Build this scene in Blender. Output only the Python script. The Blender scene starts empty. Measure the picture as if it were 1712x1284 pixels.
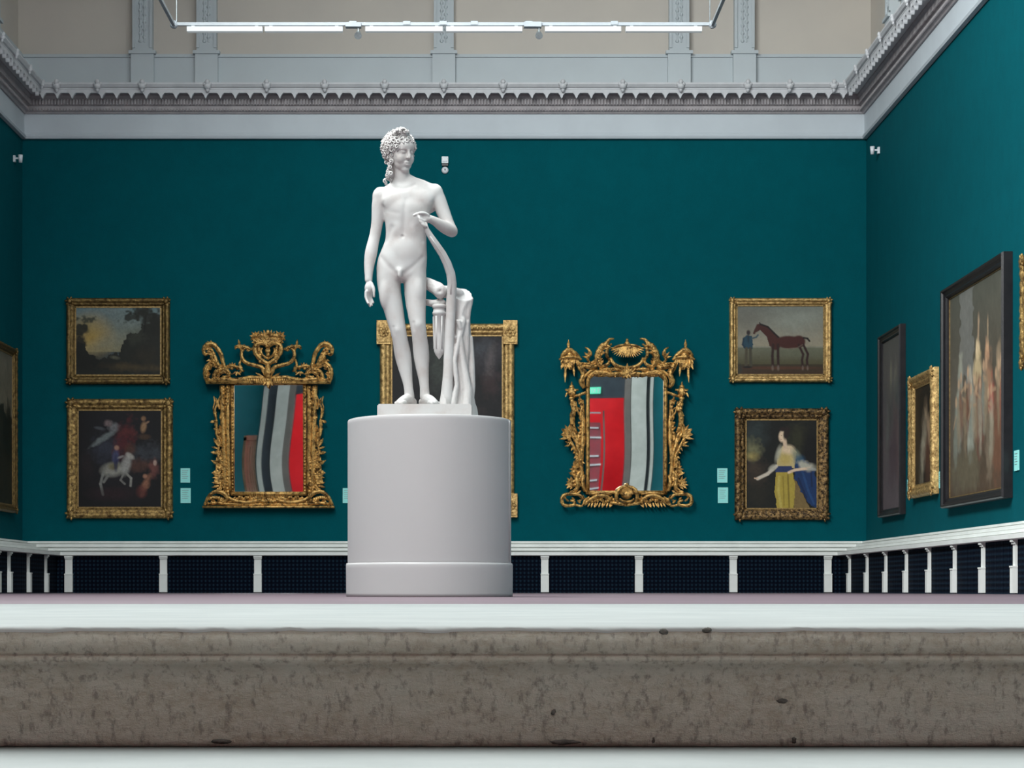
import bpy, math, random
import numpy as np
from mathutils import Vector, Matrix, noise

random.seed(7); np.random.seed(7)
PI = math.pi
C = bpy.context.scene
COL = C.collection

# ------------------------------------------------------------ camera / world / light / exposure
F = 3550.0; VX, VY = 790.0, 987.0; H = 0.038      # focal length and vanishing point in photo pixels, eye height
cam = bpy.data.cameras.new('camera'); camo = bpy.data.objects.new('camera', cam); COL.objects.link(camo)
cam.sensor_width = 36; cam.lens = F / 1712 * 36
cam.shift_x = (856 - VX) / 1712; cam.shift_y = (VY - 642) / 1712
cam.clip_start = 0.05; cam.clip_end = 200
camo.location = (0, 0, H); camo.rotation_euler = (PI/2, 0, 0)
C.camera = camo

w = bpy.data.worlds.new('sky'); C.world = w; w.use_nodes = True
w.node_tree.nodes['Background'].inputs[0].default_value = (0.75, 0.86, 1.0, 1)
w.node_tree.nodes['Background'].inputs[1].default_value = 0.8

def area(name, loc, rot, sx, sy, power, col=(1, 1, 1)):
    l = bpy.data.lights.new(name, 'AREA'); l.shape = 'RECTANGLE'; l.size = sx; l.size_y = sy
    l.energy = power; l.color = col
    o = bpy.data.objects.new(name, l); o.location = loc; o.rotation_euler = rot; COL.objects.link(o)
    return o
# daylight through the long roof light, its west slope, then added fill lamps
area('roof_daylight', (-0.4, 11.0, 10.9), (0, 0, 0), 8.4, 22, 560, (0.94, 1.0, 1.0))
area('roof_slope_daylight', (-3.6, 10.0, 10.2), (0, math.radians(-58), 0), 2.6, 20, 4500, (0.96, 1.0, 0.98))
area('far_slope_daylight', (0.8, 21.0, 10.3), (math.radians(58), 0, 0), 7.0, 2.4, 210, (0.93, 0.98, 1.0))  # added fill that brightens the attic and far wall
area('entrance_daylight', (0.5, -5.4, 6.6), (math.radians(62), 0, 0), 7.0, 3.0, 330, (1.0, 0.99, 0.95))  # added front fill for statue and pedestal, not a real opening
area('red_room_daylight', (-0.4, -7.9, 4.6), (0, 0, 0), 11, 2.2, 260, (1.0, 0.98, 0.96))  # added lamp so the red wall shows bright in the mirrors

C.view_settings.view_transform = 'Standard'; C.view_settings.look = 'None'
C.view_settings.gamma = 1.0; C.view_settings.use_curve_mapping = False
C.view_settings.exposure = 0.0

# ------------------------------------------------------------ helpers
def lin(c):
    c = [x / 255.0 for x in c]
    return tuple((x / 12.92 if x <= 0.04045 else ((x + 0.055) / 1.055) ** 2.4) for x in c)

class G:
    """small node graph helper"""
    def __init__(s, name, rough=0.6, metal=0.0, spec=0.5):
        s.m = bpy.data.materials.new(name); s.m.use_nodes = True
        s.t = s.m.node_tree; s.b = s.t.nodes['Principled BSDF']
        s.b.inputs['Roughness'].default_value = rough; s.b.inputs['Metallic'].default_value = metal
        s.b.inputs['Specular IOR Level'].default_value = spec
        s.tc = s.t.nodes.new('ShaderNodeTexCoord')
    def n(s, kind, **kw):
        x = s.t.nodes.new(kind)
        for k, v in kw.items():
            if k.startswith('i_'):
                key = k[2:]; key = int(key) if key.isdigit() else key.replace('_', ' ')
                x.inputs[key].default_value = v
            else: setattr(x, k, v)
        return x
    def l(s, a, b): s.t.links.new(a, b)
    def noise(s, scale, detail=4, rough=0.55, stretch=(1, 1, 1), co='Object'):
        mp = s.n('ShaderNodeMapping'); mp.inputs['Scale'].default_value = stretch
        s.l(s.tc.outputs[co], mp.inputs[0])
        x = s.n('ShaderNodeTexNoise', i_Scale=scale, i_Detail=detail, i_Roughness=rough)
        s.l(mp.outputs[0], x.inputs['Vector']); return x.outputs['Fac']
    def ramp(s, fac, stops):
        r = s.n('ShaderNodeValToRGB'); e = r.color_ramp.elements
        while len(e) < len(stops): e.new(0.5)
        for q, (p, c) in zip(e, stops): q.position = p; q.color = (*c, 1)
        s.l(fac, r.inputs[0]); return r.outputs['Color']
    def mix(s, fac, a, b, blend='MIX'):
        m = s.n('ShaderNodeMix', data_type='RGBA', blend_type=blend)
        for sock, v in ((m.inputs[0], fac), (m.inputs[6], a), (m.inputs[7], b)):
            if isinstance(v, (int, float)): sock.default_value = v
            elif isinstance(v, tuple): sock.default_value = (*v, 1)
            else: s.l(v, sock)
        return m.outputs[2]
    def color(s, v):
        if isinstance(v, tuple): s.b.inputs['Base Color'].default_value = (*v, 1)
        else: s.l(v, s.b.inputs['Base Color'])
    def bump(s, h, strength=0.3, dist=0.01):
        b = s.n('ShaderNodeBump'); b.inputs['Strength'].default_value = strength; b.inputs['Distance'].default_value = dist
        s.l(h, b.inputs['Height']); s.l(b.outputs[0], s.b.inputs['Normal'])

def plain(name, c1, c2=None, rough=0.6, scale=6, bump=0.1, metal=0.0, spec=0.5, dist=0.005, bscale=None):
    g = G(name, rough, metal, spec); c2 = c2 or tuple(x * 0.85 for x in c1)
    g.color(g.ramp(g.noise(scale), [(0.35, c2), (0.65, c1)]))
    if bump: g.bump(g.noise(bscale or scale * 5, 5), bump, dist)
    return g.m

M = {}
g = G('teal_fabric', 0.9, spec=0.06)      # woven wall fabric with faint vertical and horizontal threads
t1 = g.noise(5, 5, 0.7, (1, 1, 0.8)); t2 = g.noise(70, 2, 0.6, (1, 1, 1))
base = g.ramp(t1, [(0.3, (0.0002, 0.068, 0.086)), (0.7, (0.0002, 0.082, 0.102))])
g.color(g.mix(g.ramp(t2, [(0.35, (0, 0, 0)), (0.7, (0.4, 0.4, 0.4))]), base, (0.0003, 0.102, 0.12)))
g.bump(g.noise(160, 2), 0.25, 0.004); M['teal'] = g.m
M['trim'] = plain('white_painted_trim', (0.84, 0.86, 0.83), (0.76, 0.78, 0.75), 0.45, 3, 0.15)
M['cornice'] = plain('pale_plaster', (0.60, 0.61, 0.63), (0.53, 0.54, 0.56), 0.6, 5, 0.2)
M['frieze'] = plain('pale_blue_grey_plaster', (0.53, 0.585, 0.625), (0.50, 0.55, 0.59), 0.6, 2, 0.1)
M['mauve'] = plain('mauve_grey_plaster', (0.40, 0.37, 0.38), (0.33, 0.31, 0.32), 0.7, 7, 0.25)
M['attic'] = plain('cream_plaster', (0.53, 0.49, 0.435), (0.49, 0.455, 0.41), 0.7, 0.8, 0.1)
M['attic_grey'] = plain('grey_plaster', (0.47, 0.52, 0.545), (0.455, 0.50, 0.525), 0.7, 2, 0.1)
M['ceiling'] = plain('ceiling_plaster', (0.7, 0.69, 0.66), None, 0.8, 2, 0.05)
M['pedestal'] = plain('painted_pedestal', (0.49, 0.478, 0.48), (0.475, 0.462, 0.464), 0.5, 1.5, 0.03)
g = G('marble', 0.5, spec=0.2)
n1 = g.noise(7, 6, 0.6)
g.color(g.ramp(n1, [(0.25, (0.45, 0.40, 0.38)), (0.5, (0.53, 0.515, 0.505)), (0.75, (0.55, 0.555, 0.55))]))
g.bump(g.noise(60, 4), 0.12, 0.003); M['marble'] = g.m
g = G('marble_rough', 0.55, spec=0.35)
n1 = g.noise(10, 6, 0.65, (1, 1, 0.4))
g.color(g.ramp(n1, [(0.25, (0.42, 0.37, 0.35)), (0.5, (0.53, 0.51, 0.50)), (0.75, (0.57, 0.565, 0.555))]))
g.bump(g.noise(45, 5, 0.6, (1, 1, 0.25)), 0.6, 0.008); M['marble_rough'] = g.m

def gold(name, light, dark, wear=14, contrast=(0.38, 0.62), rough=0.42, bs=0.6):
    g = G(name, rough, 0.65, 0.5)
    f = g.noise(wear, 6, 0.7)
    g.color(g.ramp(f, [(contrast[0], dark), (contrast[1], light)]))
    g.bump(g.noise(wear * 2.5, 5, 0.65), bs, 0.012)
    return g.m
M['gold'] = gold('worn_gilding', (0.52, 0.34, 0.12), (0.10, 0.055, 0.02), 20)
M['gold_pale'] = gold('pale_gilding', (0.80, 0.54, 0.22), (0.26, 0.15, 0.05), 20)
M['gold_dark'] = gold('dark_gilding', (0.34, 0.205, 0.08), (0.03, 0.018, 0.01), 24, (0.42, 0.6))
M['gold_dull'] = gold('dull_gilding', (0.27, 0.175, 0.06), (0.09, 0.055, 0.02), 18)
M['gold_mirror'] = gold('old_carved_gilding', (0.86, 0.52, 0.17), (0.09, 0.042, 0.014), 17, (0.36, 0.56), 0.30, 0.8)
M['gold_line'] = plain('gilt_slip', (0.45, 0.30, 0.12), (0.2, 0.13, 0.05), 0.4, 30, 0.2, 0.6)
M['black_wood'] = plain('blackened_wood', (0.014, 0.012, 0.014), (0.008, 0.007, 0.009), 0.38, 10, 0.2)
M['backing'] = plain('dark_backing', (0.03, 0.022, 0.016), None, 0.8, 10, 0.1)
M['label'] = plain('pale_aqua_card', (0.34, 0.84, 0.80), (0.31, 0.80, 0.76), 0.7, 8, 0.02)
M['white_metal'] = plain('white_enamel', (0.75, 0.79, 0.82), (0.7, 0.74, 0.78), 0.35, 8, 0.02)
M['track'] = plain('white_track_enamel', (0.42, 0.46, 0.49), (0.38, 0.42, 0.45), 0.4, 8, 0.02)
M['grey_metal'] = plain('grey_metal', (0.33, 0.37, 0.38), (0.25, 0.28, 0.29), 0.4, 20, 0.05, 0.5)
M['dark_plastic'] = plain('dark_plastic', (0.02, 0.02, 0.022), None, 0.4, 20, 0.02)
M['brown_wood'] = plain('brown_door_wood', (0.16, 0.10, 0.055), (0.09, 0.055, 0.03), 0.45, 4, 0.1)
M['red'] = plain('red_wall_paint', (0.85, 0.018, 0.03), (0.78, 0.015, 0.028), 0.6, 2, 0.05)
M['pale_column'] = plain('pale_column_stone', (0.58, 0.60, 0.56), (0.5, 0.52, 0.48), 0.5, 3, 0.1)
M['slate'] = plain('slate_paint', (0.03, 0.045, 0.06), (0.02, 0.032, 0.045), 0.5, 3, 0.05)
M['steel_grey'] = plain('warm_grey_paint', (0.17, 0.155, 0.14), None, 0.6, 3, 0.05)

g = G('tube_glow', 0.4); g.color((0.5, 0.53, 0.55))
g.b.inputs['Emission Color'].default_value = (0.9, 0.97, 1, 1); g.b.inputs['Emission Strength'].default_value = 0.22; M['tube'] = g.m
g = G('exit_glow', 0.4); g.color((0.1, 0.6, 0.4))
g.b.inputs['Emission Color'].default_value = (0.15, 1, 0.6, 1); g.b.inputs['Emission Strength'].default_value = 0.5; M['exit'] = g.m
g = G('old_mirror_glass', 0.012, 1.0); g.color(g.ramp(g.noise(5, 4), [(0.3, (0.70, 0.73, 0.74)), (0.7, (0.80, 0.83, 0.84))])); M['mirror'] = g.m

M['chip'] = plain('dark_chip', (0.10, 0.095, 0.085), (0.05, 0.048, 0.042), 0.9, 60, 0.5)
# navy grille: fine woven diamonds
g = G('navy_woven_grille', 0.8, spec=0.05)
sx = g.n('ShaderNodeSeparateXYZ'); g.l(g.tc.outputs['Object'], sx.inputs[0])
def mth(op, a, b=None):
    m = g.n('ShaderNodeMath', operation=op)
    for i, v in enumerate((a, b)):
        if v is None: continue
        if isinstance(v, (int, float)): m.inputs[i].default_value = v
        else: g.l(v, m.inputs[i])
    return m.outputs[0]
hx = mth('ADD', sx.outputs[0], sx.outputs[1])
a_ = mth('ADD', hx, sx.outputs[2]); b_ = mth('SUBTRACT', hx, sx.outputs[2])
K = 2 * PI / 0.115
sa = mth('SINE', mth('MULTIPLY', a_, K)); sb = mth('SINE', mth('MULTIPLY', b_, K))
pr = mth('MULTIPLY', sa, sb)
g.color(g.ramp(mth('ADD', mth('MULTIPLY', pr, 0.5), 0.5), [(0.55, (0.002, 0.004, 0.010)), (0.95, (0.010, 0.026, 0.045))]))
g.bump(pr, 0.5, 0.01); M['grille'] = g.m

# stone of the stair
g = G('grey_limestone', 0.75, spec=0.3)
n1 = g.noise(4.0, 8, 0.72, (1, 1, 2.6)); n2 = g.noise(55, 7, 0.8, (1, 1, 1.4)); n3 = g.noise(120, 4, 0.65, (1.0, 1, 0.5))
c1 = g.ramp(n1, [(0.3, (0.34, 0.29, 0.225)), (0.5, (0.42, 0.39, 0.325)), (0.72, (0.49, 0.50, 0.455))])
c2 = g.mix(g.ramp(n2, [(0.40, (0, 0, 0)), (0.6, (0.85, 0.85, 0.85))]), c1, (0.50, 0.48, 0.42))
c3 = g.mix(g.ramp(n3, [(0.52, (0, 0, 0)), (0.68, (0.75, 0.75, 0.75))]), c2, (0.18, 0.165, 0.145))
vo = g.n('ShaderNodeTexVoronoi', i_Scale=9.0); g.l(g.tc.outputs['Object'], vo.inputs['Vector'])
pit = g.ramp(vo.outputs['Distance'], [(0.03, (1, 1, 1)), (0.075, (0, 0, 0))])
g.color(g.mix(pit, c3, (0.045, 0.042, 0.037)))
g.bump(n2, 1.0, 0.006); M['stone'] = g.m
g = G('worn_white_marble', 0.85, spec=0.04)
n1 = g.noise(5, 6, 0.6)
g.color(g.ramp(n1, [(0.3, (0.285, 0.30, 0.295)), (0.7, (0.335, 0.35, 0.345))])); g.bump(g.noise(50, 4), 0.15, 0.002); M['white_stone'] = g.m
g = G('mauve_floor', 0.45, spec=0.2)
n1 = g.noise(0.8, 4, 0.6)
g.color(g.ramp(n1, [(0.3, (0.13, 0.095, 0.112)), (0.7, (0.155, 0.11, 0.132))])); M['floor'] = g.m

g = G('oil_paint', 0.5, spec=0.3)
at = g.n('ShaderNodeVertexColor', layer_name='paint'); g.color(at.outputs['Color'])
g.bump(g.noise(120, 4), 0.25, 0.003); M['paint'] = g.m

def rotm(ax=0, ay=0, az=0):
    return Matrix.Rotation(az, 3, 'Z') @ Matrix.Rotation(ay, 3, 'Y') @ Matrix.Rotation(ax, 3, 'X')

class MB:
    def __init__(s): s.v = []; s.f = []
    def add(s, v, f):
        o = len(s.v); s.v.extend(tuple(p) for p in v); s.f.extend(tuple(i + o for i in q) for q in f); return s
    def box(s, x0, x1, y0, y1, z0, z1):
        if x0 > x1: x0, x1 = x1, x0
        if y0 > y1: y0, y1 = y1, y0
        if z0 > z1: z0, z1 = z1, z0
        v = [(x, y, z) for z in (z0, z1) for y in (y0, y1) for x in (x0, x1)]
        return s.add(v, [(0, 2, 3, 1), (4, 5, 7, 6), (0, 1, 5, 4), (2, 6, 7, 3), (0, 4, 6, 2), (1, 3, 7, 5)])
    def ell(s, c, r, n=12, m=8, R=None):
        c = Vector(c); v = []; f = []
        if isinstance(r, (int, float)): r = (r, r, r)
        v.append((0, 0, r[2]))
        for i in range(1, m):
            t = PI * i / m
            for j in range(n):
                a = 2 * PI * j / n
                v.append((r[0] * math.sin(t) * math.cos(a), r[1] * math.sin(t) * math.sin(a), r[2] * math.cos(t)))
        v.append((0, 0, -r[2])); L = len(v) - 1
        for j in range(n):
            f.append((0, 1 + j, 1 + (j + 1) % n)); f.append((L, L - n + (j + 1) % n, L - n + j))
        for i in range(m - 2):
            for j in range(n):
                a = 1 + i * n + j; b = 1 + i * n + (j + 1) % n
                f.append((a, a + n, b + n, b))
        v = [(Vector(p) if R is None else R @ Vector(p)) + c for p in v]
        return s.add(v, f)
    def tube(s, pts, rad, n=8, flat=1.0, up=(0, 1, 0), cap=True):
        """tapered tube; 'flat' squashes the section along up"""
        pts = [Vector(p) for p in pts]; N = len(pts)
        if isinstance(rad, (int, float)): rad = [rad] * N
        v = []; f = []
        for i, p in enumerate(pts):
            t = (pts[min(i + 1, N - 1)] - pts[max(i - 1, 0)])
            if t.length < 1e-9: t = Vector((0, 0, 1))
            t.normalize(); u = Vector(up)
            u = u - t * u.dot(t)
            if u.length < 1e-4: u = Vector((1, 0, 0)) - t * t.x
            u.normalize(); b = t.cross(u)
            for j in range(n):
                a = 2 * PI * j / n
                v.append(p + (b * math.cos(a) + u * math.sin(a) * flat) * rad[i])
        for i in range(N - 1):
            for j in range(n):
                a = i * n + j; b_ = i * n + (j + 1) % n
                f.append((a, b_, b_ + n, a + n))
        if cap:
            f.append(tuple(range(n - 1, -1, -1))); f.append(tuple((N - 1) * n + j for j in range(n)))
        return s.add(v, f)
    def caps(s, a, b, ra, rb, n=12):
        a = Vector(a); b = Vector(b)
        s.tube([a, a.lerp(b, .5), b], [ra, (ra + rb) / 2, rb], n); s.ell(a, ra, n, 8); s.ell(b, rb, n, 8); return s
    def lathe(s, prof, c=(0, 0, 0), n=64):
        v = []; f = []
        for r, z in prof:
            for j in range(n):
                a = 2 * PI * j / n; v.append((c[0] + r * math.cos(a), c[1] + r * math.sin(a), c[2] + z))
        for i in range(len(prof) - 1):
            for j in range(n):
                a = i * n + j; b = i * n + (j + 1) % n
                f.append((a, b, b + n, a + n))
        f.append(tuple(range(n - 1, -1, -1))); f.append(tuple((len(prof) - 1) * n + j for j in range(n)))
        return s.add(v, f)
    def prism(s, poly, y0, y1):      # polygon in x,z extruded along y
        n = len(poly)
        v = [(x, y0, z) for x, z in poly] + [(x, y1, z) for x, z in poly]
        f = [tuple(range(n)), tuple(range(2 * n - 1, n - 1, -1))] + [(i, i + n, (i + 1) % n + n, (i + 1) % n) for i in range(n)]
        return s.add(v, f)
    def xf(s, fn): s.v = [tuple(fn(Vector(p))) for p in s.v]; return s
    def build(s, name, mat, parent=None, smooth=False, origin=None):
        me = bpy.data.meshes.new(name)
        o_ = Vector(origin) if origin is not None else Vector((0, 0, 0))
        me.from_pydata([tuple(Vector(p) - o_) for p in s.v], [], s.f); me.update()
        me.materials.append(M[mat] if isinstance(mat, str) else mat)
        if smooth: me.polygons.foreach_set('use_smooth', [True] * len(me.polygons))
        o = bpy.data.objects.new(name, me); COL.objects.link(o)
        if parent: o.parent = parent
        elif origin is not None: o.location = o_
        return o

def tag(o, label=None, cat=None, group=None, kind=None):
    if label: o['label'] = label
    if cat: o['category'] = cat
    if group: o['group'] = group
    if kind: o['kind'] = kind
    return o
def thing(name, loc, label, cat, group=None, rot=(0, 0, 0)):
    o = bpy.data.objects.new(name, None); o.empty_display_size = 0.1
    o.location = loc; o.rotation_euler = rot; COL.objects.link(o)
    return tag(o, label, cat, group)
def struct(name, mb, mat, smooth=False, label=None):
    o = mb.build(name, mat, None, smooth); o['kind'] = 'structure'
    if label: o['label'] = label
    return o

# ------------------------------------------------------------ room shell
D = 30.9; XL, XR, YE = -6.55, 5.73, -6.0
ZC, ZA, ZT = 6.61, 7.45, 10.6
PX = D / F                                             # metres per photo pixel on the far wall
def wx(px): return (px - VX) * PX
def wz(py): return H + (VY - py) * PX

struct('wall_back', MB().box(XL - .3, XR + .3, D, D + .3, -0.3, 7.0), 'teal')
struct('wall_left', MB().box(XL - .3, XL, YE - .3, D + .3, -3, 7.0), 'teal')
struct('wall_right', MB().box(XR, XR + .3, YE - .3, D + .3, -3, 7.0), 'teal')
# the end behind the camera: wide opening to a red room, seen in the mirrors
wf = MB(); wf.box(XL, -5.52, YE - .3, YE, 0, 7); wf.box(4.82, XR, YE - .3, YE, 0, 7); wf.box(-5.52, 4.82, YE - .3, YE, 3.8, 7)
struct('wall_front', wf, 'slate')
struct('wall_far', MB().box(XL, XR, YE - 4.0, YE - 3.8, 0, 5), 'red', label='red wall of the room behind, seen in the mirrors')
struct('wall_side', MB().box(XL - .2, XL, YE - 4, YE - .3, 0, 5).box(XR, XR + .2, YE - 4, YE - .3, 0, 5), 'red')
for i, (x0, x1, m_) in enumerate([(-6.53, -6.38, 'pale_column'), (-6.1, -5.72, 'pale_column'), (-5.72, -5.52, 'steel_grey'),
                                  (4.82, 5.0, 'steel_grey'), (5.02, 5.5, 'pale_column'), (5.62, 5.71, 'pale_column')]):
    b = MB(); b.box(x0, x1, YE, YE + .22, 0, 4.7)
    if x1 - x0 > .3:
        b.box(x0 - .04, x1 + .04, YE, YE + .28, 0, .25); b.box(x0 - .04, x1 + .04, YE, YE + .28, 4.5, 4.75)
    struct('trim_%d' % (10 + i), b, m_)

# attic above the cornice
att = [('wall_attic_back', (XL - .4, XR + .4, D + .08, D + .4, 6.9, ZT + .2)),
       ('wall_attic_left', (XL - .4, XL - .08, YE - .4, D + .08, 6.9, ZT + .2)),
       ('wall_attic_right', (XR + .08, XR + .4, YE - .4, D + .08, 6.9, ZT + .2)),
       ('wall_attic_front', (XL - .4, XR + .4, YE - .4, YE - .08, 6.9, ZT + .2))]
for nme, bx in att: struct(nme, MB().box(*bx), 'attic')
# ceiling ring round the roof light
ox0, ox1, oy0, oy1 = -4.9, 4.1, -1.0, 23.0
ce = MB()
ce.box(XL - .4, ox0, YE - .4, D + .4, ZT, ZT + .3); ce.box(ox1, XR + .4, YE - .4, D + .4, ZT, ZT + .3)
ce.box(ox0, ox1, YE - .4, oy0, ZT, ZT + .3); ce.box(ox0, ox1, oy1, D + .4, ZT, ZT + .3)
struct('ceiling', ce, 'ceiling')
gb = MB()
for i in range(1, 6): gb.box(ox0 + i * 1.5 - .03, ox0 + i * 1.5 + .03, oy0, oy1, ZT + .05, ZT + .15)
for i in range(1, 12): gb.box(ox0, ox1, oy0 + i * 2 - .03, oy0 + i * 2 + .03, ZT + .05, ZT + .15)
struct('window_1', gb, 'white_metal', label='glazing bars of the long roof light')
struct('ceiling_back_room', MB().box(XL - .2, XR + .2, YE - 4, YE - .3, 5, 5.2), 'ceiling')

# floor: mauve gallery floor; pale marble landing; stair well below
SX0, SX1, SY = -2.6, 2.6, 2.3
fl = MB(); fl.box(XL - .3, XR + .3, 5.9, D + .3, -.3, 0)
fl.box(XL - .3, SX0 - .3, YE - 4, 5.9, -.3, 0); fl.box(SX1 + .3, XR + .3, YE - 4, 5.9, -.3, 0)
fl.box(SX0 - .3, SX1 + .3, YE - 4, -3.4, -.3, 0)
struct('floor', fl, 'floor')
tb = MB()
for sgn in (-1, 1):
    x = SX0 if sgn < 0 else SX1
    tb.box(x, x + sgn * .3, -3.4, SY, -3, 0.0)
struct('trim_20', tb, 'white_stone', label='white stone kerb beside the stair well')
struct('wall_stair', MB().box(SX0, SX1, -3.6, -3.4, -3, 0), 'white_stone')

def stair_step(i, ytop, z, depth, back):
    """one stone step: worn white tread slab over a moulded grey riser"""
    root = thing('stair_step', (0, ytop, z - .17), 'topmost stair step, white marble edge over moulded grey stone riser' if i == 0 else
                 ('white marble stair step along the bottom edge of the photo' if i == 1 else 'stair step %s' % ('below the camera' )), 'step')
    if i >= 2:
        root['label'] = 'hidden lower white marble stair step descending towards the viewer'; root['group'] = 'lower stair steps'
    # tread: thin skin with a wavy worn front edge
    v = []; f = []; N = 500
    for k in range(N + 1):
        x = SX0 + (SX1 - SX0) * k / N
        wv = 0.002 * noise.noise(Vector((x * 9, i * 3.1, 0))) + 0.0028 * noise.noise(Vector((x * 38, i, 5))) - .0015 * max(0, noise.noise(Vector((x * 14, i, 9))))
        v += [(x, back, z), (x, ytop + .03, z), (x, ytop + .008, z - .001), (x, ytop - .001, z - .0045 + wv), (x, ytop + .02, z - .02), (x, back, z - .02)]
    for k in range(N):
        for q in range(6):
            a = k * 6 + q; b = k * 6 + (q + 1) % 6
            f.append((a, b, b + 6, a + 6))
    MB().add(v, f).build('tread', 'white_stone', root, True, root.location)
    # riser profile (y, z)
    prof = [(0.004, -.0045), (0.0, -.010), (-.001, -.016), (0.0, -.027), (0.006, -.0305), (0.007, -.0325), (.003, -.0345), (.003, -.038), (.010, -.043),
            (.019, -.055), (.026, -.075), (.031, -.10), (.034, -.125), (.035, -.1335)]
    v = []; f = []; N = 420; P = len(prof)
    for k in range(N + 1):
        x = SX0 + (SX1 - SX0) * k / N
        for q, (yy, zz) in enumerate(prof):
            d = 0.0011 * noise.noise(Vector((x * 30, zz * 60, i))) + (0.0016 * noise.noise(Vector((x * 5, zz * 12, i + 7))))
            v.append((x, ytop + yy + d, z + zz))
        v.append((x, ytop + .2, z - .1335)); v.append((x, ytop + .2, z - .0045))
    P += 2
    for k in range(N):
        for q in range(P):
            a = k * P + q; b = k * P + (q + 1) % P
            f.append((a, b, b + P, a + P))
    MB().add(v, f).build('riser', 'stone', root, True, root.location)
    if i == 0:
        for px, py, rx, rz_ in ((370, 1243, 19, 4), (1308, 1173, 11, 5), (1327, 1241, 5, 6), (945, 1244, 27, 4), (1092, 1240, 4, 7), (1110, 1056, 8, 5), (1182, 1053, 9, 4), (390, 1128, 12, 5), (925, 1193, 4, 5)):
            q = MB(); zz = H + (VY - py) * ytop / F; dd = ytop + (.0 if py < 1095 else (.035 if py > 1200 else .029)); k = dd / F
            q.ell(((px - VX) * k, dd, zz), (rx * k, .0022, rz_ * k), 9, 6); rg = random.Random(px)
            q.xf(lambda v_: v_ + Vector((rg.uniform(-1.5, 1.5) * k, 0, rg.uniform(-1.2, 1.2) * k)))
            q.build('chip', 'chip', root, True, root.location)
    return root
rise, going = 0.134, 0.40
for i in range(2):
    y = SY - i * going
    stair_step(i, y, -i * rise, going, 5.9 if i == 0 else y + going + .034)
ft = MB()
for i in range(2, 6):
    y = SY - i * going; ft.box(SX0, SX1, y, y + going, -.9, -i * rise - .0005)
struct('floor_stair_flight', ft, 'white_stone', label='lower white marble steps under the viewer')
struct('floor_stair_base', MB().box(SX0, SX1, -3.4, 5.9, -3.1, -.9), 'white_stone')
lb = MB(); lb.box(SX0 - .3, SX1 + .3, SY + .25, 5.9, -.3, -.021)
lb.box(SX0 - .3, SX0, SY, 5.9, -.3, 0); lb.box(SX1, SX1 + .3, SY, 5.9, -.3, 0)
struct('floor_landing', lb, 'white_stone')

# ------------------------------------------------------------ cornice
def wallmap(side):
    """maps (s along wall, p out of the wall, z) to world; s grows to the viewer's right on the far wall"""
    if side == 'back': return lambda s, p, z: (s, D - p, z)
    if side == 'left': return lambda s, p, z: (XL + p, s, z)
    if side == 'right': return lambda s, p, z: (XR - p, s, z)
    return lambda s, p, z: (s, YE + p, z)
def extent(side): return (XL, XR) if side in ('back', 'front') else (YE, D)
def ring(side, prof, mat, name, parent=None, rnd=None):
    mp = wallmap(side); a, b = extent(side); v = []; f = []; n = len(prof)
    for e, sg in ((a, 1), (b, -1)):
        for p, z in prof: v.append(mp(e + sg * max(p, 0) if p > 0 else e, p, z))
    for q in range(n): f.append((q, (q + 1) % n, (q + 1) % n + n, q + n))
    f.append(tuple(range(n))); f.append(tuple(range(2 * n - 1, n - 1, -1)))
    o = MB().add(v, f).build(name, mat, parent); return o
LOW = [(-.02, 6.60), (.06, 6.60), (.075, 6.63), (.06, 6.65), (.05, 6.655), (.05, 6.675), (.035, 6.685), (.035, 6.96), (-.02, 6.96)]
MID = [(-.02, 6.96), (.06, 6.962), (.075, 6.985), (.09, 6.99), (.10, 7.03), (.10, 7.06), (.115, 7.07), (.12, 7.14), (.16, 7.20), (.16, 7.235), (-.02, 7.235)]
TOP = [(-.02, 7.232), (.32, 7.215), (.325, 7.20), (.34, 7.20), (.345, 7.245), (.35, 7.25), (.35, 7.265), (.375, 7.275), (.40, 7.31), (.40, 7.335), (.30, 7.355), (.10, 7.40), (-.02, 7.41)]
ti = 1
drop_me = None
sides = ['back', 'left', 'right', 'front']
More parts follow.
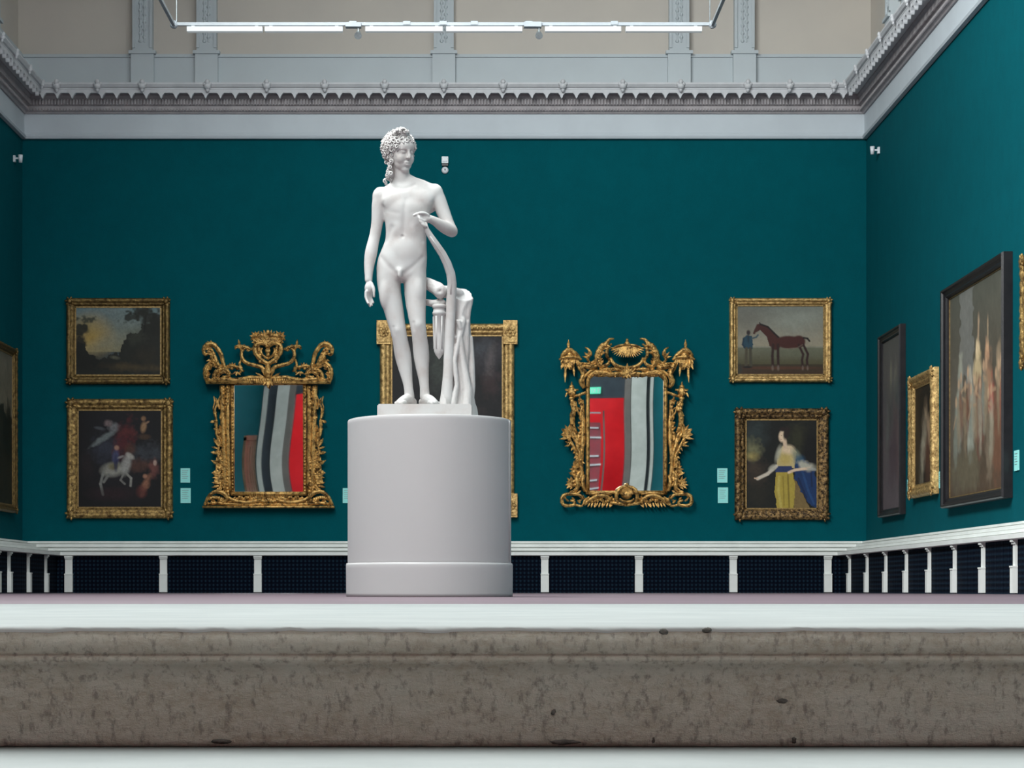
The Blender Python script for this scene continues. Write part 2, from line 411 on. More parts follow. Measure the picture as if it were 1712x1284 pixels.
for sd in sides:
    fr = ring(sd, LOW, 'frieze', 'trim_%d' % ti); fr['kind'] = 'structure'; fr['label'] = 'pale frieze band of the %s cornice' % {'back': 'far wall', 'left': 'left wall', 'right': 'right wall', 'front': 'near wall'}[sd]; ti += 1
    co = ring(sd, TOP, 'cornice', 'trim_%d' % ti); co['kind'] = 'structure'; co['label'] = 'projecting moulded plaster cornice of the %s' % {'back': 'far wall', 'left': 'left wall', 'right': 'right wall', 'front': 'near wall'}[sd]; ti += 1
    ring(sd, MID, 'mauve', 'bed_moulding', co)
    if sd == 'front': continue
    mp = wallmap(sd); a, b = extent(sd)
    if sd != 'back': a = 17.0
    # fluting and beads: one joined piece
    fb = MB(); s = a + .14; k = 0
    while s < b - .14:
        q0, q1 = s, s + .024
        def bx(p0, p1, z0, z1):
            pts = [mp(x, p, z) for z in (z0, z1) for p in (p0, p1) for x in (q0, q1)]
            fb.add(pts, [(0, 2, 3, 1), (4, 5, 7, 6), (0, 1, 5, 4), (2, 6, 7, 3), (0, 4, 6, 2), (1, 3, 7, 5)])
        bx(.09, .150, 7.075, 7.15); bx(.07, .125, 6.995, 7.025)
        s += .0445; k += 1
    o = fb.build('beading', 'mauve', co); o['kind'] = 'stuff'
    # hanging tooth between each small arch, bosses on the corona
    s = a + .36; drop = None; boss = None; cnt = 0
    def tooth():
        m = MB(); m.add([(-.062, 0, .05), (.062, 0, .05), (.05, 0, .012), (.022, 0, -.02), (.012, 0, -.05), (0, 0, -.066), (-.012, 0, -.05), (-.022, 0, -.02), (-.05, 0, .012)] +
                        [(-.062, .05, .05), (.062, .05, .05), (.05, .05, .012), (.022, .05, -.02), (.012, .05, -.05), (0, .05, -.066), (-.012, .05, -.05), (-.022, .05, -.02), (-.05, .05, .012)],
                        [tuple(range(9)), tuple(range(17, 8, -1))] + [(i, i + 9, (i + 1) % 9 + 9, (i + 1) % 9) for i in range(9)])
        return m.build('pendant', 'cornice', co)
    def bossm():
        m = MB(); m.ell((0, 0, 0), (.055, .05, .05), 8, 6); m.ell((0, -.02, .055), (.035, .035, .04), 8, 6); m.ell((-.04, 0, .03), (.03, .03, .03), 6, 5); m.ell((.04, 0, .03), (.03, .03, .03), 6, 5); m.ell((0, .01, -.05), (.03, .03, .04), 6, 5)
        return m.build('lion_mask', 'cornice', co, True)
    rz = {'back': 0, 'left': PI / 2, 'right': -PI / 2}[sd]
    pos = []
    while s < b - .34: pos.append(s); s += .2135
    for j, s in enumerate(pos):
        if drop is None: drop = tooth(); t = drop
        else: t = drop.copy(); COL.objects.link(t)
        t.location = mp(s, .345, 7.185); t.rotation_euler = (0, 0, rz)
        # location is on the front of the corona
    if sd == 'back': bpos = [wx(q) * .988 for q in (95, 163, 238, 347, 446, 543, 643, 742, 841, 941, 1041, 1138, 1250, 1320, 1394)]
    else: bpos = [a + .5 + .86 * q for q in range(int((b - a - .7) / .86) + 1)]
    for s in bpos:
        if boss is None: boss = bossm(); t = boss
        else: t = boss.copy(); COL.objects.link(t)
        t.location = mp(s, .395, 7.285); t.rotation_euler = (0, 0, rz); t.scale = (1, 1, 1) if sd == 'back' else (.6, .6, .75)

# attic pilasters and base course
def box_on(mb, mp, s0, s1, p0, p1, z0, z1):
    pts = [mp(x, p, z) for z in (z0, z1) for p in (p0, p1) for x in (s0, s1)]
    return mb.add(pts, [(0, 2, 3, 1), (4, 5, 7, 6), (0, 1, 5, 4), (2, 6, 7, 3), (0, 4, 6, 2), (1, 3, 7, 5)])
n_ = 30
for sd in ('back', 'left', 'right'):
    mp = wallmap(sd); a, b = extent(sd)
    c = MB(); box_on(c, mp, a - .08, b + .08, -.1, -.02, 7.2, 7.80); box_on(c, mp, a - .08, b + .08, -.1, .01, 7.80, 7.84)
    o = struct('trim_%d' % n_, c, 'attic_grey', label='grey base course above the cornice'); n_ += 1
    cs = [wx(q) for q in (239, 346, 742, 1135, 1244)] if sd == 'back' else [29.0, 27.9, 24.4, 20.9, 19.8, 16.3, 12.8]
    pil0 = None
    for x in cs:
        q = MB(); w2 = .165
        box_on(q, mp, x - w2, x + w2, -.02, .07, 7.2, 7.83)
        box_on(q, mp, x - w2 - .03, x + w2 + .03, -.02, .10, 7.83, 7.875)
        box_on(q, mp, x - w2 + .02, x + w2 - .02, -.1, .05, 7.875, ZT)
        box_on(q, mp, x - w2 + .02, x - w2 + .06, .05, .07, 7.92, ZT); box_on(q, mp, x + w2 - .06, x + w2 - .02, .05, .07, 7.92, ZT)
        st = q.build('pilaster', 'attic_grey', o)
        dd = MB(); rb = random.Random(int(x * 100))
        for e in range(22):
            zc = 8.02 + e * .055
            dd.ell(mp(x + (.03 if e % 2 else -.03), .05, zc), (.03, .03, .03), 6, 4)
        for e in range(2): dd.tube([mp(x - .03 + .06 * e, .055, 8.0), mp(x - .03 + .06 * e, .055, 9.3)], .012, 5)
        dd.build('pilaster_ornament', 'attic_grey', o)

# suspended lighting frame
YT = 25.0; tz = lambda py: H + (VY - py) * YT / F; tx = lambda px: (px - VX) * YT / F
lt = thing('lighting_frame', (tx(740), YT, tz(42)), 'long white suspended lighting frame hanging above the statue', 'light fixture')
b = MB(); b.box(tx(290), tx(1192), YT - .02, YT + .02, tz(43), tz(38))
for px in (590, 680, 741, 793, 884, 1027): b.box(tx(px - 6), tx(px + 6), YT - .03, YT + .03, tz(42), tz(36))
b.box(tx(578), tx(604), YT - .05, YT + .05, tz(46), tz(39)); b.box(tx(876), tx(905), YT - .05, YT + .05, tz(46), tz(38))
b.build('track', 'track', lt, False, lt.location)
for px in (291, 1191):
    q = MB(); q.box(tx(px) - .018, tx(px) + .018, 11.0, YT, tz(42) - .018, tz(42) + .018); q.ell((tx(px), YT, tz(41)), .05, 8, 6)
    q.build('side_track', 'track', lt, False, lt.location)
for px in (291, 1191):
    MB().tube([(tx(px) + (.03 if px < 500 else -.03), YT, tz(42)), (tx(px) + (.03 if px < 500 else -.03), YT, ZT + .1)], .008, 6).build('suspension_rod', 'grey_metal', lt, False, lt.location)
for x0, x1 in ((313, 439), (443, 573), (611, 740), (746, 873), (911, 1038), (1046, 1173)):
    q = MB(); q.box(tx(x0), tx(x1), YT - .04, YT + .04, tz(53.5), tz(45.5)); q.box(tx(x0) + .05, tx(x0) + .09, YT - .01, YT + .01, tz(46), tz(42)); q.box(tx(x1) - .09, tx(x1) - .05, YT - .01, YT + .01, tz(46), tz(42))
    q.build('lamp', 'tube', lt, False, lt.location)
for px in (599, 901):
    q = MB(); q.tube([(tx(px), YT, tz(45)), (tx(px), YT, tz(55))], .012, 6); q.tube([(tx(px), YT - .06, tz(62)), (tx(px), YT + .04, tz(54))], [.045, .03], 10)
    q.build('spotlight', 'grey_metal', lt, False, lt.location)

# ------------------------------------------------------------ dado heating casing
PB, PR, PLl = 0.35, 0.48, 0.62
CZ = [(p_, z_, p_ / .35) for p_, z_ in [(0, .752), (.05, .752), (.05, .727), (.02, .724), (.02, .706), (.13, .704), (.13, .668), (.09, .664), (.09, .648), (.24, .646),
      (.24, .612), (.19, .608), (.19, .594), (.35, .59), (.35, .543), (.33, .535), (0, .535)]]
def casing(side, P, sp):
    mp = wallmap(side); a, b = extent(side)
    ea, eb = sp
    def corner(e, sg, fr, Pn): return e + sg * fr * Pn
    # cap with mitred corners
    v = []; n = len(CZ)
    for which in (0, 1):
        for p, z, fr in CZ:
            if which == 0: s = a + (PLl * fr if side == 'back' else 0)
            else: s = b - (PR * fr if side == 'back' else PB * fr)
            v.append(mp(s, fr * P, z))
    f = [(q, (q + 1) % n, (q + 1) % n + n, q + n) for q in range(n)] + [tuple(range(n)), tuple(range(2 * n - 1, n - 1, -1))]
    cap = MB().add(v, f).build('baseboard_%s' % side, 'trim'); cap['kind'] = 'structure'; cap['label'] = {'back': 'white moulded dado ledge along the far wall', 'left': 'white moulded dado ledge along the left wall', 'right': 'white moulded dado ledge along the right wall'}[side]
    return cap, mp
cap_b, mp_b = casing('back', PB, (0, 0))
cap_l, mp_l = casing('left', PLl, (0, 0))
cap_r, mp_r = casing('right', PR, (0, 0))
def post_mesh(parent, w):
    m = MB(); h = w / 2
    m.box(-h * .9, h * .9, -.008, .05, .27, .535); m.box(-h, h, -.036, .05, .012, .265); m.box(-h * 1.05, h * 1.05, -.042, .05, .262, .278)
    m.box(-h * 1.06, h * 1.06, -.036, .05, .512, .536); m.box(-h * 1.0, h * 1.0, -.022, .05, .49, .512)
    return m.build('pilaster', 'trim', parent)
def posts(parent, mp, P, lst, rz, w=.115):
    first = None
    for s in lst:
        if first is None: first = post_mesh(parent, w); t = first
        else: t = first.copy(); COL.objects.link(t)
        t.location = mp(s, P - .05, 0); t.rotation_euler = (0, 0, rz)
yb = D - PB
bx_ = [(q - VX) * yb / F for q in (114, 272.5, 430.5, 590, 750, 911, 1068.5, 1226.5, 1385)]
posts(cap_b, mp_b, PB, bx_, 0)
XRp = XR - PR; XLp = XL + PLl
rs = [XRp * F / q for q in (624, 653, 684, 718, 756, 798, 845, 898)] + [XRp * F * (.0011136 - 7e-5 * k) for k in range(1, 6)]
posts(cap_r, mp_r, PR, rs, -PI / 2, .10)
lsd = [-XLp * F / q for q in (707, 736, 768, 787)] + [-XLp * F / q for q in (803, 840, 882, 928)]
posts(cap_l, mp_l, PLl, lsd, PI / 2, .10)
def panels(parent, mp, P, edges):
    for s0, s1 in zip(edges[:-1], edges[1:]):
        b = MB(); s0, s1 = min(s0, s1), max(s0, s1)
        box_on(b, mp, s0 + .04, s1 - .04, P - .08, P - .066, .0, .54)
        b.build('grille_panel', 'grille', parent)
    # dark box behind and skirting
    b = MB(); box_on(b, mp, min(edges), max(edges), P - .11, P - .09, .0, .54); b.build('casing_back', 'backing', parent)
panels(cap_b, mp_b, PB, [XLp - .3] + bx_ + [XRp + .3])
panels(cap_r, mp_r, PR, [yb + .2] + rs)
panels(cap_l, mp_l, PLl, [yb + .2] + lsd)

# a brown door low on the left wall beside the stair (seen in the left mirror)
d = MB(); d.box(XL, XL + .07, -4.9, -4.75, 0, 2.6).box(XL, XL + .07, -1.55, -1.4, 0, 2.6).box(XL, XL + .07, -4.9, -1.4, 2.5, 2.65).box(XL, XL + .04, -4.75, -1.55, 0, 2.5)
for z0, z1 in ((.2, .9), (1.05, 2.3)):
    for y0, y1 in ((-4.6, -4.0), (-3.85, -3.25), (-3.05, -2.45), (-2.3, -1.7)): d.box(XL + .04, XL + .055, y0, y1, z0, z1)
struct('door_1', d, 'brown_wood')
rl = thing('rail_rack', (4.0, YE - 1.0, 0), 'pale rails before the red wall, reflected in the right mirror', 'rack')  # made-up bars in place of pale glass reflections over the red
for k, z in enumerate((.7, 1.0, 1.25, 1.7, 1.95, 2.5, 2.8, 3.3)):
    MB().box(3.0, 4.05 + .08 * (k % 2), YE - 1.02, YE - .98, z, z + .05).build('rail', 'white_metal', rl, False, rl.location)
MB().box(3.0, 4.12, YE - 1.06, YE - 1.03, .1, 3.0).build('back_panel', plain('dull_rose_paint', (0.42, 0.06, 0.08), (0.26, 0.07, 0.085), .6, 2.5, .05), rl, False, rl.location)  # added panel, darkens and breaks up the mirrored red
for x in (3.0, 4.2): MB().box(x, x + .05, YE - 1.03, YE - .97, 0, 3.4).build('upright', 'steel_grey', rl, False, rl.location)
# exit sign in the opening behind (seen in the right mirror)
ex = thing('exit_sign', (3.95, YE + .09, 3.97), 'green exit sign reflected high in the right mirror', 'sign')
MB().box(3.62, 4.06, YE + .01, YE + .08, 3.95, 4.17).build('sign_box', 'exit', ex, False, ex.location)
b = MB(); z = 3.99
def letter(segs, x):
    for (u0, v0, u1, v1) in segs: b.box(x + u0, x + u1, YE + .08, YE + .085, z + v0, z + v1)
letter([(0, 0, .02, .13), (0, 0, .07, .02), (0, .055, .07, .075), (0, .11, .07, .13)], 4.09 - .33)
for sgn in (1, -1): b.tube([(3.87, YE + .082, z + (.0 if sgn > 0 else .13)), (3.94, YE + .082, z + (.13 if sgn > 0 else 0))], .01, 4)
letter([(0, 0, .02, .13)], 3.985); letter([(.025, 0, .045, .13), (0, .11, .07, .13)], 4.04)
b.xf(lambda p: Vector((2 * 3.885 - p.x, p.y, p.z)))
b.build('lettering', 'white_metal', ex, False, ex.location)

# ------------------------------------------------------------ paintings
GAIN = 1.12
class Paint:
    def __init__(s, x0, y0, x1, y1, W, base):
        s.x0, s.y0, s.x1, s.y1 = x0, y0, x1, y1; s.W = W; s.Hh = int(W * (y1 - y0) / (x1 - x0))
        s.xs, s.ys = np.meshgrid(np.linspace(x0, x1, W), np.linspace(y0, y1, s.Hh))
        s.a = np.ones((s.Hh, W, 3)) * np.array(lin(base)) * GAIN; s.rs = np.random.RandomState(3)
    def nz(s, cell, seed=0):
        r = np.random.RandomState(seed); gh = int(s.Hh / cell) + 3; gw = int(s.W / cell) + 3
        gr = r.rand(gh, gw); yy = np.arange(s.Hh) / cell; xx = np.arange(s.W) / cell
        yi = yy.astype(int); xi = xx.astype(int); fy = (yy - yi)[:, None]; fx = (xx - xi)[None]
        fy = fy * fy * (3 - 2 * fy); fx = fx * fx * (3 - 2 * fx)
        a = gr[yi][:, xi]; b = gr[yi][:, xi + 1]; c = gr[yi + 1][:, xi]; d = gr[yi + 1][:, xi + 1]
        return (a * (1 - fx) + b * fx) * (1 - fy) + (c * (1 - fx) + d * fx) * fy
    def blend(s, m, col):
        m = np.clip(m, 0, 1)[..., None]; s.a = s.a * (1 - m) + np.array(lin(col)) * GAIN * m; return s
    def ell(s, cx, cy, rx, ry, col, al=1, rot=0, soft=.35, rough=0, seed=1):
        dx = s.xs - cx; dy = s.ys - cy; c, q = math.cos(math.radians(rot)), math.sin(math.radians(rot))
        u = (dx * c + dy * q) / rx; v = (-dx * q + dy * c) / ry; r = np.sqrt(u * u + v * v)
        if rough: r = r + (s.nz(4, seed) - .5) * rough + (s.nz(9, seed + 1) - .5) * rough
        return s.blend(al * (1 - np.clip((r - 1 + soft) / (2 * soft) if soft else (r > 1) * 1., 0, 1)), col)
    def line(s, pts, w, col, al=1):
        for (ax, ay), (bx, by) in zip(pts[:-1], pts[1:]):
            vx, vy = bx - ax, by - ay; L = vx * vx + vy * vy + 1e-9
            t = np.clip(((s.xs - ax) * vx + (s.ys - ay) * vy) / L, 0, 1)
            d = np.hypot(s.xs - ax - t * vx, s.ys - ay - t * vy)
            s.blend(al * np.clip((w - d) / (w * .5), 0, 1), col)
        return s
    def poly(s, pts, col, al=1, rough=0, seed=5):
        X = s.xs + (s.nz(5, seed) - .5) * rough; Y = s.ys + (s.nz(5, seed + 1) - .5) * rough
        ins = np.zeros(X.shape, bool); n = len(pts)
        for i in range(n):
            xa, ya = pts[i]; xb, yb_ = pts[(i + 1) % n]
            cond = ((ya > Y) != (yb_ > Y)) & (X < (xb - xa) * (Y - ya) / (yb_ - ya + 1e-9) + xa); ins ^= cond
        return s.blend(ins * float(al), col)
    def vgrad(s, y0, c0, y1, c1, al=1):
        t = np.clip((s.ys - y0) / (y1 - y0), 0, 1)[..., None]
        c = np.array(lin(c0)) * (1 - t) + np.array(lin(c1)) * t; m = ((s.ys >= y0) & (s.ys <= y1))[..., None] * al
        s.a = s.a * (1 - m) + c * GAIN * m; return s
    def mottle(s, k=.25, seed=9):
        n = (s.nz(3, seed) + s.nz(8, seed + 1) + s.nz(1.5, seed + 2) * 1.3) / 3.3 - .5
        s.a = np.clip(s.a * (1 + n * 2 * k)[..., None], 0, 1); return s
    def mesh(s, w, h, y, parent, zc):
        W, Hh = s.W, s.Hh
        vx = np.linspace(-w / 2, w / 2, W); vz = np.linspace(h / 2, -h / 2, Hh) + zc
        X, Z = np.meshgrid(vx, vz); co = np.stack([X, np.full_like(X, y), Z], -1).reshape(-1, 3)
        idx = np.arange(W * Hh).reshape(Hh, W)
        q = np.stack([idx[:-1, :-1], idx[1:, :-1], idx[1:, 1:], idx[:-1, 1:]], -1).reshape(-1, 4)
        me = bpy.data.meshes.new('canvas'); me.vertices.add(len(co)); me.vertices.foreach_set('co', co.ravel())
        me.loops.add(q.size); me.loops.foreach_set('vertex_index', q.ravel()); me.polygons.add(len(q))
        me.polygons.foreach_set('loop_start', np.arange(0, q.size, 4)); me.update(calc_edges=True)
        ca = me.color_attributes.new('paint', 'FLOAT_COLOR', 'POINT')
        rgba = np.ones((W * Hh, 4)); rgba[:, :3] = s.a.reshape(-1, 3); ca.data.foreach_set('color', rgba.ravel())
        me.materials.append(M['paint']); o = bpy.data.objects.new('canvas', me); COL.objects.link(o); o.parent = parent
        return o

def framed(name, loc, rz, W, Hh, fw, paint, mat, label, cat='painting', depth=.09, style='carved', amp=.012, zc=None, slip=True, tilt=0):
    """local: x right, z up, -y out of the wall; origin bottom centre"""
    root = thing(name, loc, label, cat, None, (tilt, 0, rz))
    zc = Hh / 2; r = random.Random(hash(name + label) % 999 if False else len(label))
    prof = [(0.0, 0.0), (0.0, .55), (.08, .78), (.2, .95), (.34, 1.0), (.48, .9), (.58, .72), (.66, .66), (.74, .72), (.82, .62), (.9, .45), (1.0, .36), (1.0, 0.1)]
    if style == 'plain': prof = [(0, 0), (0, .8), (.12, 1.0), (.3, .95), (.4, .75), (.7, .6), (.85, .62), (1, .45), (1, .1)]
    m = MB(); step = .028
    def P(side, s, t, dpt):
        # s in -1..1 along the side, t inset
        hw, hh = W / 2 - t, Hh / 2 - t
        if side == 0: return (s * hw, -dpt, zc + hh)
        if side == 1: return (hw, -dpt, zc - s * hh)
        if side == 2: return (-s * hw, -dpt, zc - hh)
        return (-hw, -dpt, zc + s * hh)
    for side in range(4):
        L = W if side % 2 == 0 else Hh; N = max(6, int(L / step)); v = []; f = []; n = len(prof)
        for k in range(N + 1):
            s = -1 + 2 * k / N
            for q, (t, dp) in enumerate(prof):
                t2 = t * fw; d2 = dp * depth
                if style == 'carved' and 1 < q < 11 and 0 < k < N:
                    ph = s * L / 2 / .095 * 2 * PI
                    c = noise.noise(Vector((s * L * 11, t * 7, side * 5 + len(label)))) * 1.1 + .45 * math.sin(ph + q * .9) * math.sin(q * 1.3 + 1)
                    d2 += amp * c
                    if q <= 3: t2 -= amp * .5 * max(0, math.sin(ph * .5))
                v.append(P(side, s, t2, d2))
        for k in range(N):
            for q in range(n - 1):
                a = k * n + q; f.append((a, a + n, a + n + 1, a + 1))
        m.add(v, f)
    m.build('frame', mat, root, style != 'plain')
    MB().box(-W / 2 + .01, W / 2 - .01, -.02, 0.0, .01, Hh - .01).build('backing_board', 'backing', root)
    if style == 'carved':
        for sx_ in (-1, 1):
            for sz_ in (-1, 1):
                c = MB(); cx = sx_ * (W / 2 - fw * .42); cz = zc + sz_ * (Hh / 2 - fw * .42)
                c.ell((cx, -depth * .95, cz), (fw * .3, .018, fw * .3), 8, 6)
                for k in range(7):
                    a = k * 2 * PI / 7 + .3; rr = fw * .42
                    c.ell((cx + math.cos(a) * rr, -depth * .85, cz + math.sin(a) * rr), (fw * .2, .016, fw * .12), 7, 5, rotm(0, -a, 0))
                c.build('corner_ornament', mat, root, True)
    iw, ih = W - 2 * fw, Hh - 2 * fw
    if slip:
        c = MB(); sw = .016
        c.box(-iw / 2 - .004, iw / 2 + .004, -.035, -.02, zc + ih / 2 - sw, zc + ih / 2 + .004); c.box(-iw / 2 - .004, iw / 2 + .004, -.035, -.02, zc - ih / 2 - .004, zc - ih / 2 + sw)
        c.box(-iw / 2 - .004, -iw / 2 + sw, -.035, -.02, zc - ih / 2, zc + ih / 2); c.box(iw / 2 - sw, iw / 2 + .004, -.035, -.02, zc - ih / 2, zc + ih / 2)
        c.build('slip', 'gold_line', root)
    paint.mesh(iw + .004, ih + .004, -.0265, root, zc)
    return root
def on_back(px0, px1, py0, py1): # returns loc,W,H
    return ((wx((px0 + px1) / 2), D - .002, wz(py1)), (px1 - px0) * PX * .997, (py1 - py0) * PX * .997)

# P1 landscape
p = Paint(115, 105, 560, 465, 150, (60, 70, 72))
p.vgrad(105, (86, 110, 118), 340, (124, 118, 92))
p.ell(330, 130, 160, 50, (112, 118, 112), .5, 8, 1, .5, 2); p.ell(480, 125, 100, 30, (100, 122, 122), .5, -8, .8, .6, 3)
p.ell(195, 260, 75, 75, (168, 136, 62), .85, 0, .9); p.ell(170, 215, 60, 40, (128, 112, 70), .5, 0, .9); p.ell(260, 300, 70, 30, (120, 120, 104), .6, -25, .8)
p.poly([(115, 290), (160, 300), (175, 340), (240, 375), (330, 350), (370, 300), (390, 235), (430, 250), (470, 200), (560, 170), (560, 465), (115, 465)], (24, 26, 20), 1, 26)
p.ell(430, 260, 45, 40, (52, 56, 44), .5, 0, .6, .6, 4); p.ell(455, 130, 55, 24, (26, 28, 20), .95, -8, .3, 1.0, 5); p.ell(400, 165, 50, 22, (28, 30, 22), .9, -15, .3, 1.2, 6); p.ell(490, 170, 50, 60, (24, 26, 18), .95, 0, .3, 1.0, 7)
p.ell(535, 205, 36, 60, (20, 22, 16), .95, 0, .3, .8, 8); p.line([(470, 240), (480, 150)], 5, (18, 16, 12))
p.ell(180, 172, 42, 14, (40, 46, 38), .85, 5, .3, 1.2, 9); p.ell(148, 230, 34, 32, (24, 28, 22), .95, 0, .3, 1, 10); p.ell(140, 300, 26, 60, (18, 20, 16), .95, 0, .3, .6, 11)
p.ell(420, 420, 150, 18, (74, 60, 34), .6, 3, .6, .6, 12); p.ell(480, 360, 50, 40, (44, 38, 24), .5, 0, .7, .6, 13); p.ell(320, 370, 22, 8, (98, 96, 78), .6, 10, .5); p.ell(200, 400, 90, 40, (14, 14, 12), .7, 0, .6)
p.mottle(.3)
loc, W_, H_ = on_back(111.7, 284.8, 498.5, 642.8)
framed('landscape_painting', loc, 0, W_, H_, .125, p, 'gold_dull', 'gilt-framed wooded landscape with yellow sunset sky, upper left on far wall')
# P2 rider on a white horse
p = Paint(125, 643, 568, 1155, 150, (10, 9, 12))
p.ell(340, 870, 130, 200, (24, 22, 28), .8, 0, .8); p.ell(280, 850, 60, 60, (44, 48, 60), .7, 30, .6, .6, 1); p.ell(480, 865, 90, 40, (52, 56, 62), .6, 5, .5, .8, 2)
p.ell(265, 790, 70, 14, (98, 104, 104), .8, -32, .4, .4, 3); p.ell(310, 735, 26, 22, (104, 104, 106), .8, -20, .4, .5, 4); p.ell(285, 715, 22, 16, (112, 96, 96), .7, 20, .4, .4, 5); p.ell(240, 740, 26, 8, (66, 70, 74), .7, 10)
p.ell(372, 800, 45, 90, (72, 22, 26), .75, 10, .5, .8, 6); p.ell(390, 760, 50, 22, (84, 36, 34), .6, 0, .5, .8, 7); p.ell(400, 850, 26, 30, (70, 44, 30), .6, 0, .5)
p.ell(470, 735, 14, 26, (140, 108, 78), .8, 10, .4); p.ell(470, 690, 12, 12, (120, 90, 64), .8); p.ell(490, 710, 12, 5, (130, 100, 80), .7, -30); p.ell(475, 785, 30, 14, (70, 50, 34), .6)
p.ell(310, 955, 58, 34, (128, 126, 118), .9, -8, .35); p.ell(380, 930, 24, 52, (132, 130, 126), .9, 12, .35); p.ell(400, 885, 24, 13, (140, 136, 130), .9, 35, .35)
p.line([(260, 970), (245, 1030), (258, 1085)], 9, (104, 104, 100), .9); p.line([(290, 980), (262, 1020)], 9, (104, 104, 100), .9); p.line([(380, 975), (405, 1000), (402, 1040)], 8, (120, 118, 112), .9); p.line([(365, 980), (350, 1010), (372, 1030)], 7, (104, 102, 98), .9)
p.ell(325, 890, 17, 36, (58, 62, 92), .9, 5, .4); p.ell(330, 842, 12, 12, (142, 108, 92), .9); p.ell(350, 890, 18, 6, (126, 122, 120), .8, -20); p.ell(312, 940, 26, 18, (92, 84, 60), .9, 0, .4); p.ell(325, 925, 10, 40, (30, 34, 60), .8)
p.ell(450, 930, 50, 26, (78, 50, 40), .6, -10, .5, .6, 8); p.ell(525, 950, 22, 40, (104, 62, 56), .7, 0, .5, .5, 9); p.ell(530, 920, 9, 14, (150, 128, 116), .8)
p.ell(480, 1035, 16, 50, (128, 86, 66), .8, 25, .5, .4, 10); p.ell(478, 990, 11, 11, (140, 100, 80), .9); p.ell(460, 1070, 26, 30, (82, 38, 34), .7); p.ell(175, 930, 30, 60, (30, 22, 24), .6, 0, .6); p.ell(310, 1080, 110, 30, (36, 20, 24), .7, 0, .6)
p.mottle(.35)
loc, W_, H_ = on_back(112.4, 289.6, 666.8, 867)
p.a *= 1.25
framed('equestrian_painting', loc, 0, W_, H_, .155, p, 'gold', 'gilt-framed dark painting of a rider on a white horse, lower left on far wall')
# P3 horse and groom
p = Paint(128, 97, 582, 458, 150, (120, 118, 104))
p.vgrad(97, (96, 100, 94), 310, (136, 128, 110)); p.ell(450, 170, 140, 60, (128, 132, 122), .7, -12, .8, .5, 2); p.ell(180, 160, 80, 60, (94, 92, 84), .6, 0, .8)
p.vgrad(315, (96, 96, 80), 400, (70, 66, 44)); p.vgrad(400, (52, 46, 32), 458, (58, 38, 26)); p.ell(460, 340, 140, 26, (92, 94, 76), .5, 0, .6, .4, 4); p.ell(350, 420, 200, 8, (82, 46, 30), .6)
hc = (60, 27, 22)
p.ell(400, 288, 72, 33, hc, 1, 2, .12); p.ell(450, 285, 34, 32, hc, 1, 0, .12); p.ell(330, 290, 30, 38, hc, 1, 0, .12)
p.poly([(300, 310), (285, 260), (250, 225), (215, 245), (220, 225), (238, 195), (258, 192), (295, 212), (325, 245), (350, 270)], hc); p.line([(252, 195), (290, 208), (322, 240), (345, 262)], 6, (22, 14, 14))
p.line([(238, 200), (220, 240)], 8, (60, 30, 24)); p.line([(250, 200), (248, 186)], 3, (30, 18, 16))
for x, k in ((318, -4), (343, 0)): p.line([(x, 300), (x + k, 360), (x + k + 2, 415)], 9, (40, 20, 18)); p.ell(x + k + 1, 420, 6, 14, (110, 94, 84), .7)
for x, k in ((455, 18), (480, 18)): p.line([(x - 6, 300), (x + k, 350), (x + 12, 380), (x + 16, 415)], 8, (40, 20, 18)); p.ell(x + 16, 420, 5, 12, (110, 94, 84), .7)
p.line([(475, 265), (495, 268), (506, 282)], 6, (18, 12, 14)); p.line([(470, 300), (440, 318), (360, 322)], 3, (110, 100, 86), .5)
p.poly([(160, 268), (180, 252), (208, 256), (214, 300), (210, 325), (165, 320)], (30, 58, 72)); p.ell(190, 238, 10, 13, (40, 28, 26)); p.line([(207, 268), (230, 262), (240, 250)], 5, (44, 66, 78)); p.line([(166, 270), (160, 300), (172, 315)], 6, (22, 44, 58))
p.line([(180, 320), (178, 410)], 10, (66, 60, 46)); p.line([(200, 320), (202, 410)], 10, (60, 56, 44)); p.ell(190, 265, 5, 26, (20, 34, 44), .7); p.ell(185, 416, 24, 6, (24, 20, 18)); p.ell(142, 425, 16, 26, (46, 46, 40), .8)
p.mottle(.15)
loc, W_, H_ = on_back(1218.7, 1389.6, 498.5, 639.6)
framed('horse_painting', loc, 0, W_, H_, .105, p, 'gold_pale', 'gilt-framed painting of a brown horse led by a groom', amp=.009)
# P4 lady
p = Paint(175, 690, 550, 1160, 140, (18, 20, 18))
p.ell(230, 760, 50, 60, (42, 52, 52), .8, 0, .8, .5, 1); p.ell(210, 850, 34, 44, (110, 108, 78), .85, 0, .8, .6, 2); p.ell(212, 885, 26, 18, (158, 142, 84), .8, 0, .7); p.ell(230, 960, 50, 60, (60, 48, 38), .8, 0, .7, .6, 3); p.ell(240, 1080, 60, 70, (34, 32, 24), .8, 0, .8, .5, 4)
p.ell(450, 790, 60, 70, (48, 48, 30), .7, 40, .7, .7, 5); p.ell(510, 860, 40, 120, (10, 10, 12), .9, 0, .4)
p.poly([(420, 860), (520, 930), (549, 1000), (549, 1155), (520, 1150), (470, 1080), (430, 1000)], (20, 46, 86), 1, 16); p.line([(470, 960), (500, 1060), (530, 1130)], 8, (34, 68, 112), .6); p.line([(515, 960), (520, 1040)], 6, (12, 24, 52), .7); p.line([(450, 1000), (490, 1100)], 7, (12, 26, 56), .7)
p.poly([(430, 1000), (470, 1080), (510, 1155), (430, 1158), (420, 1060)], (112, 92, 56), 1, 8)
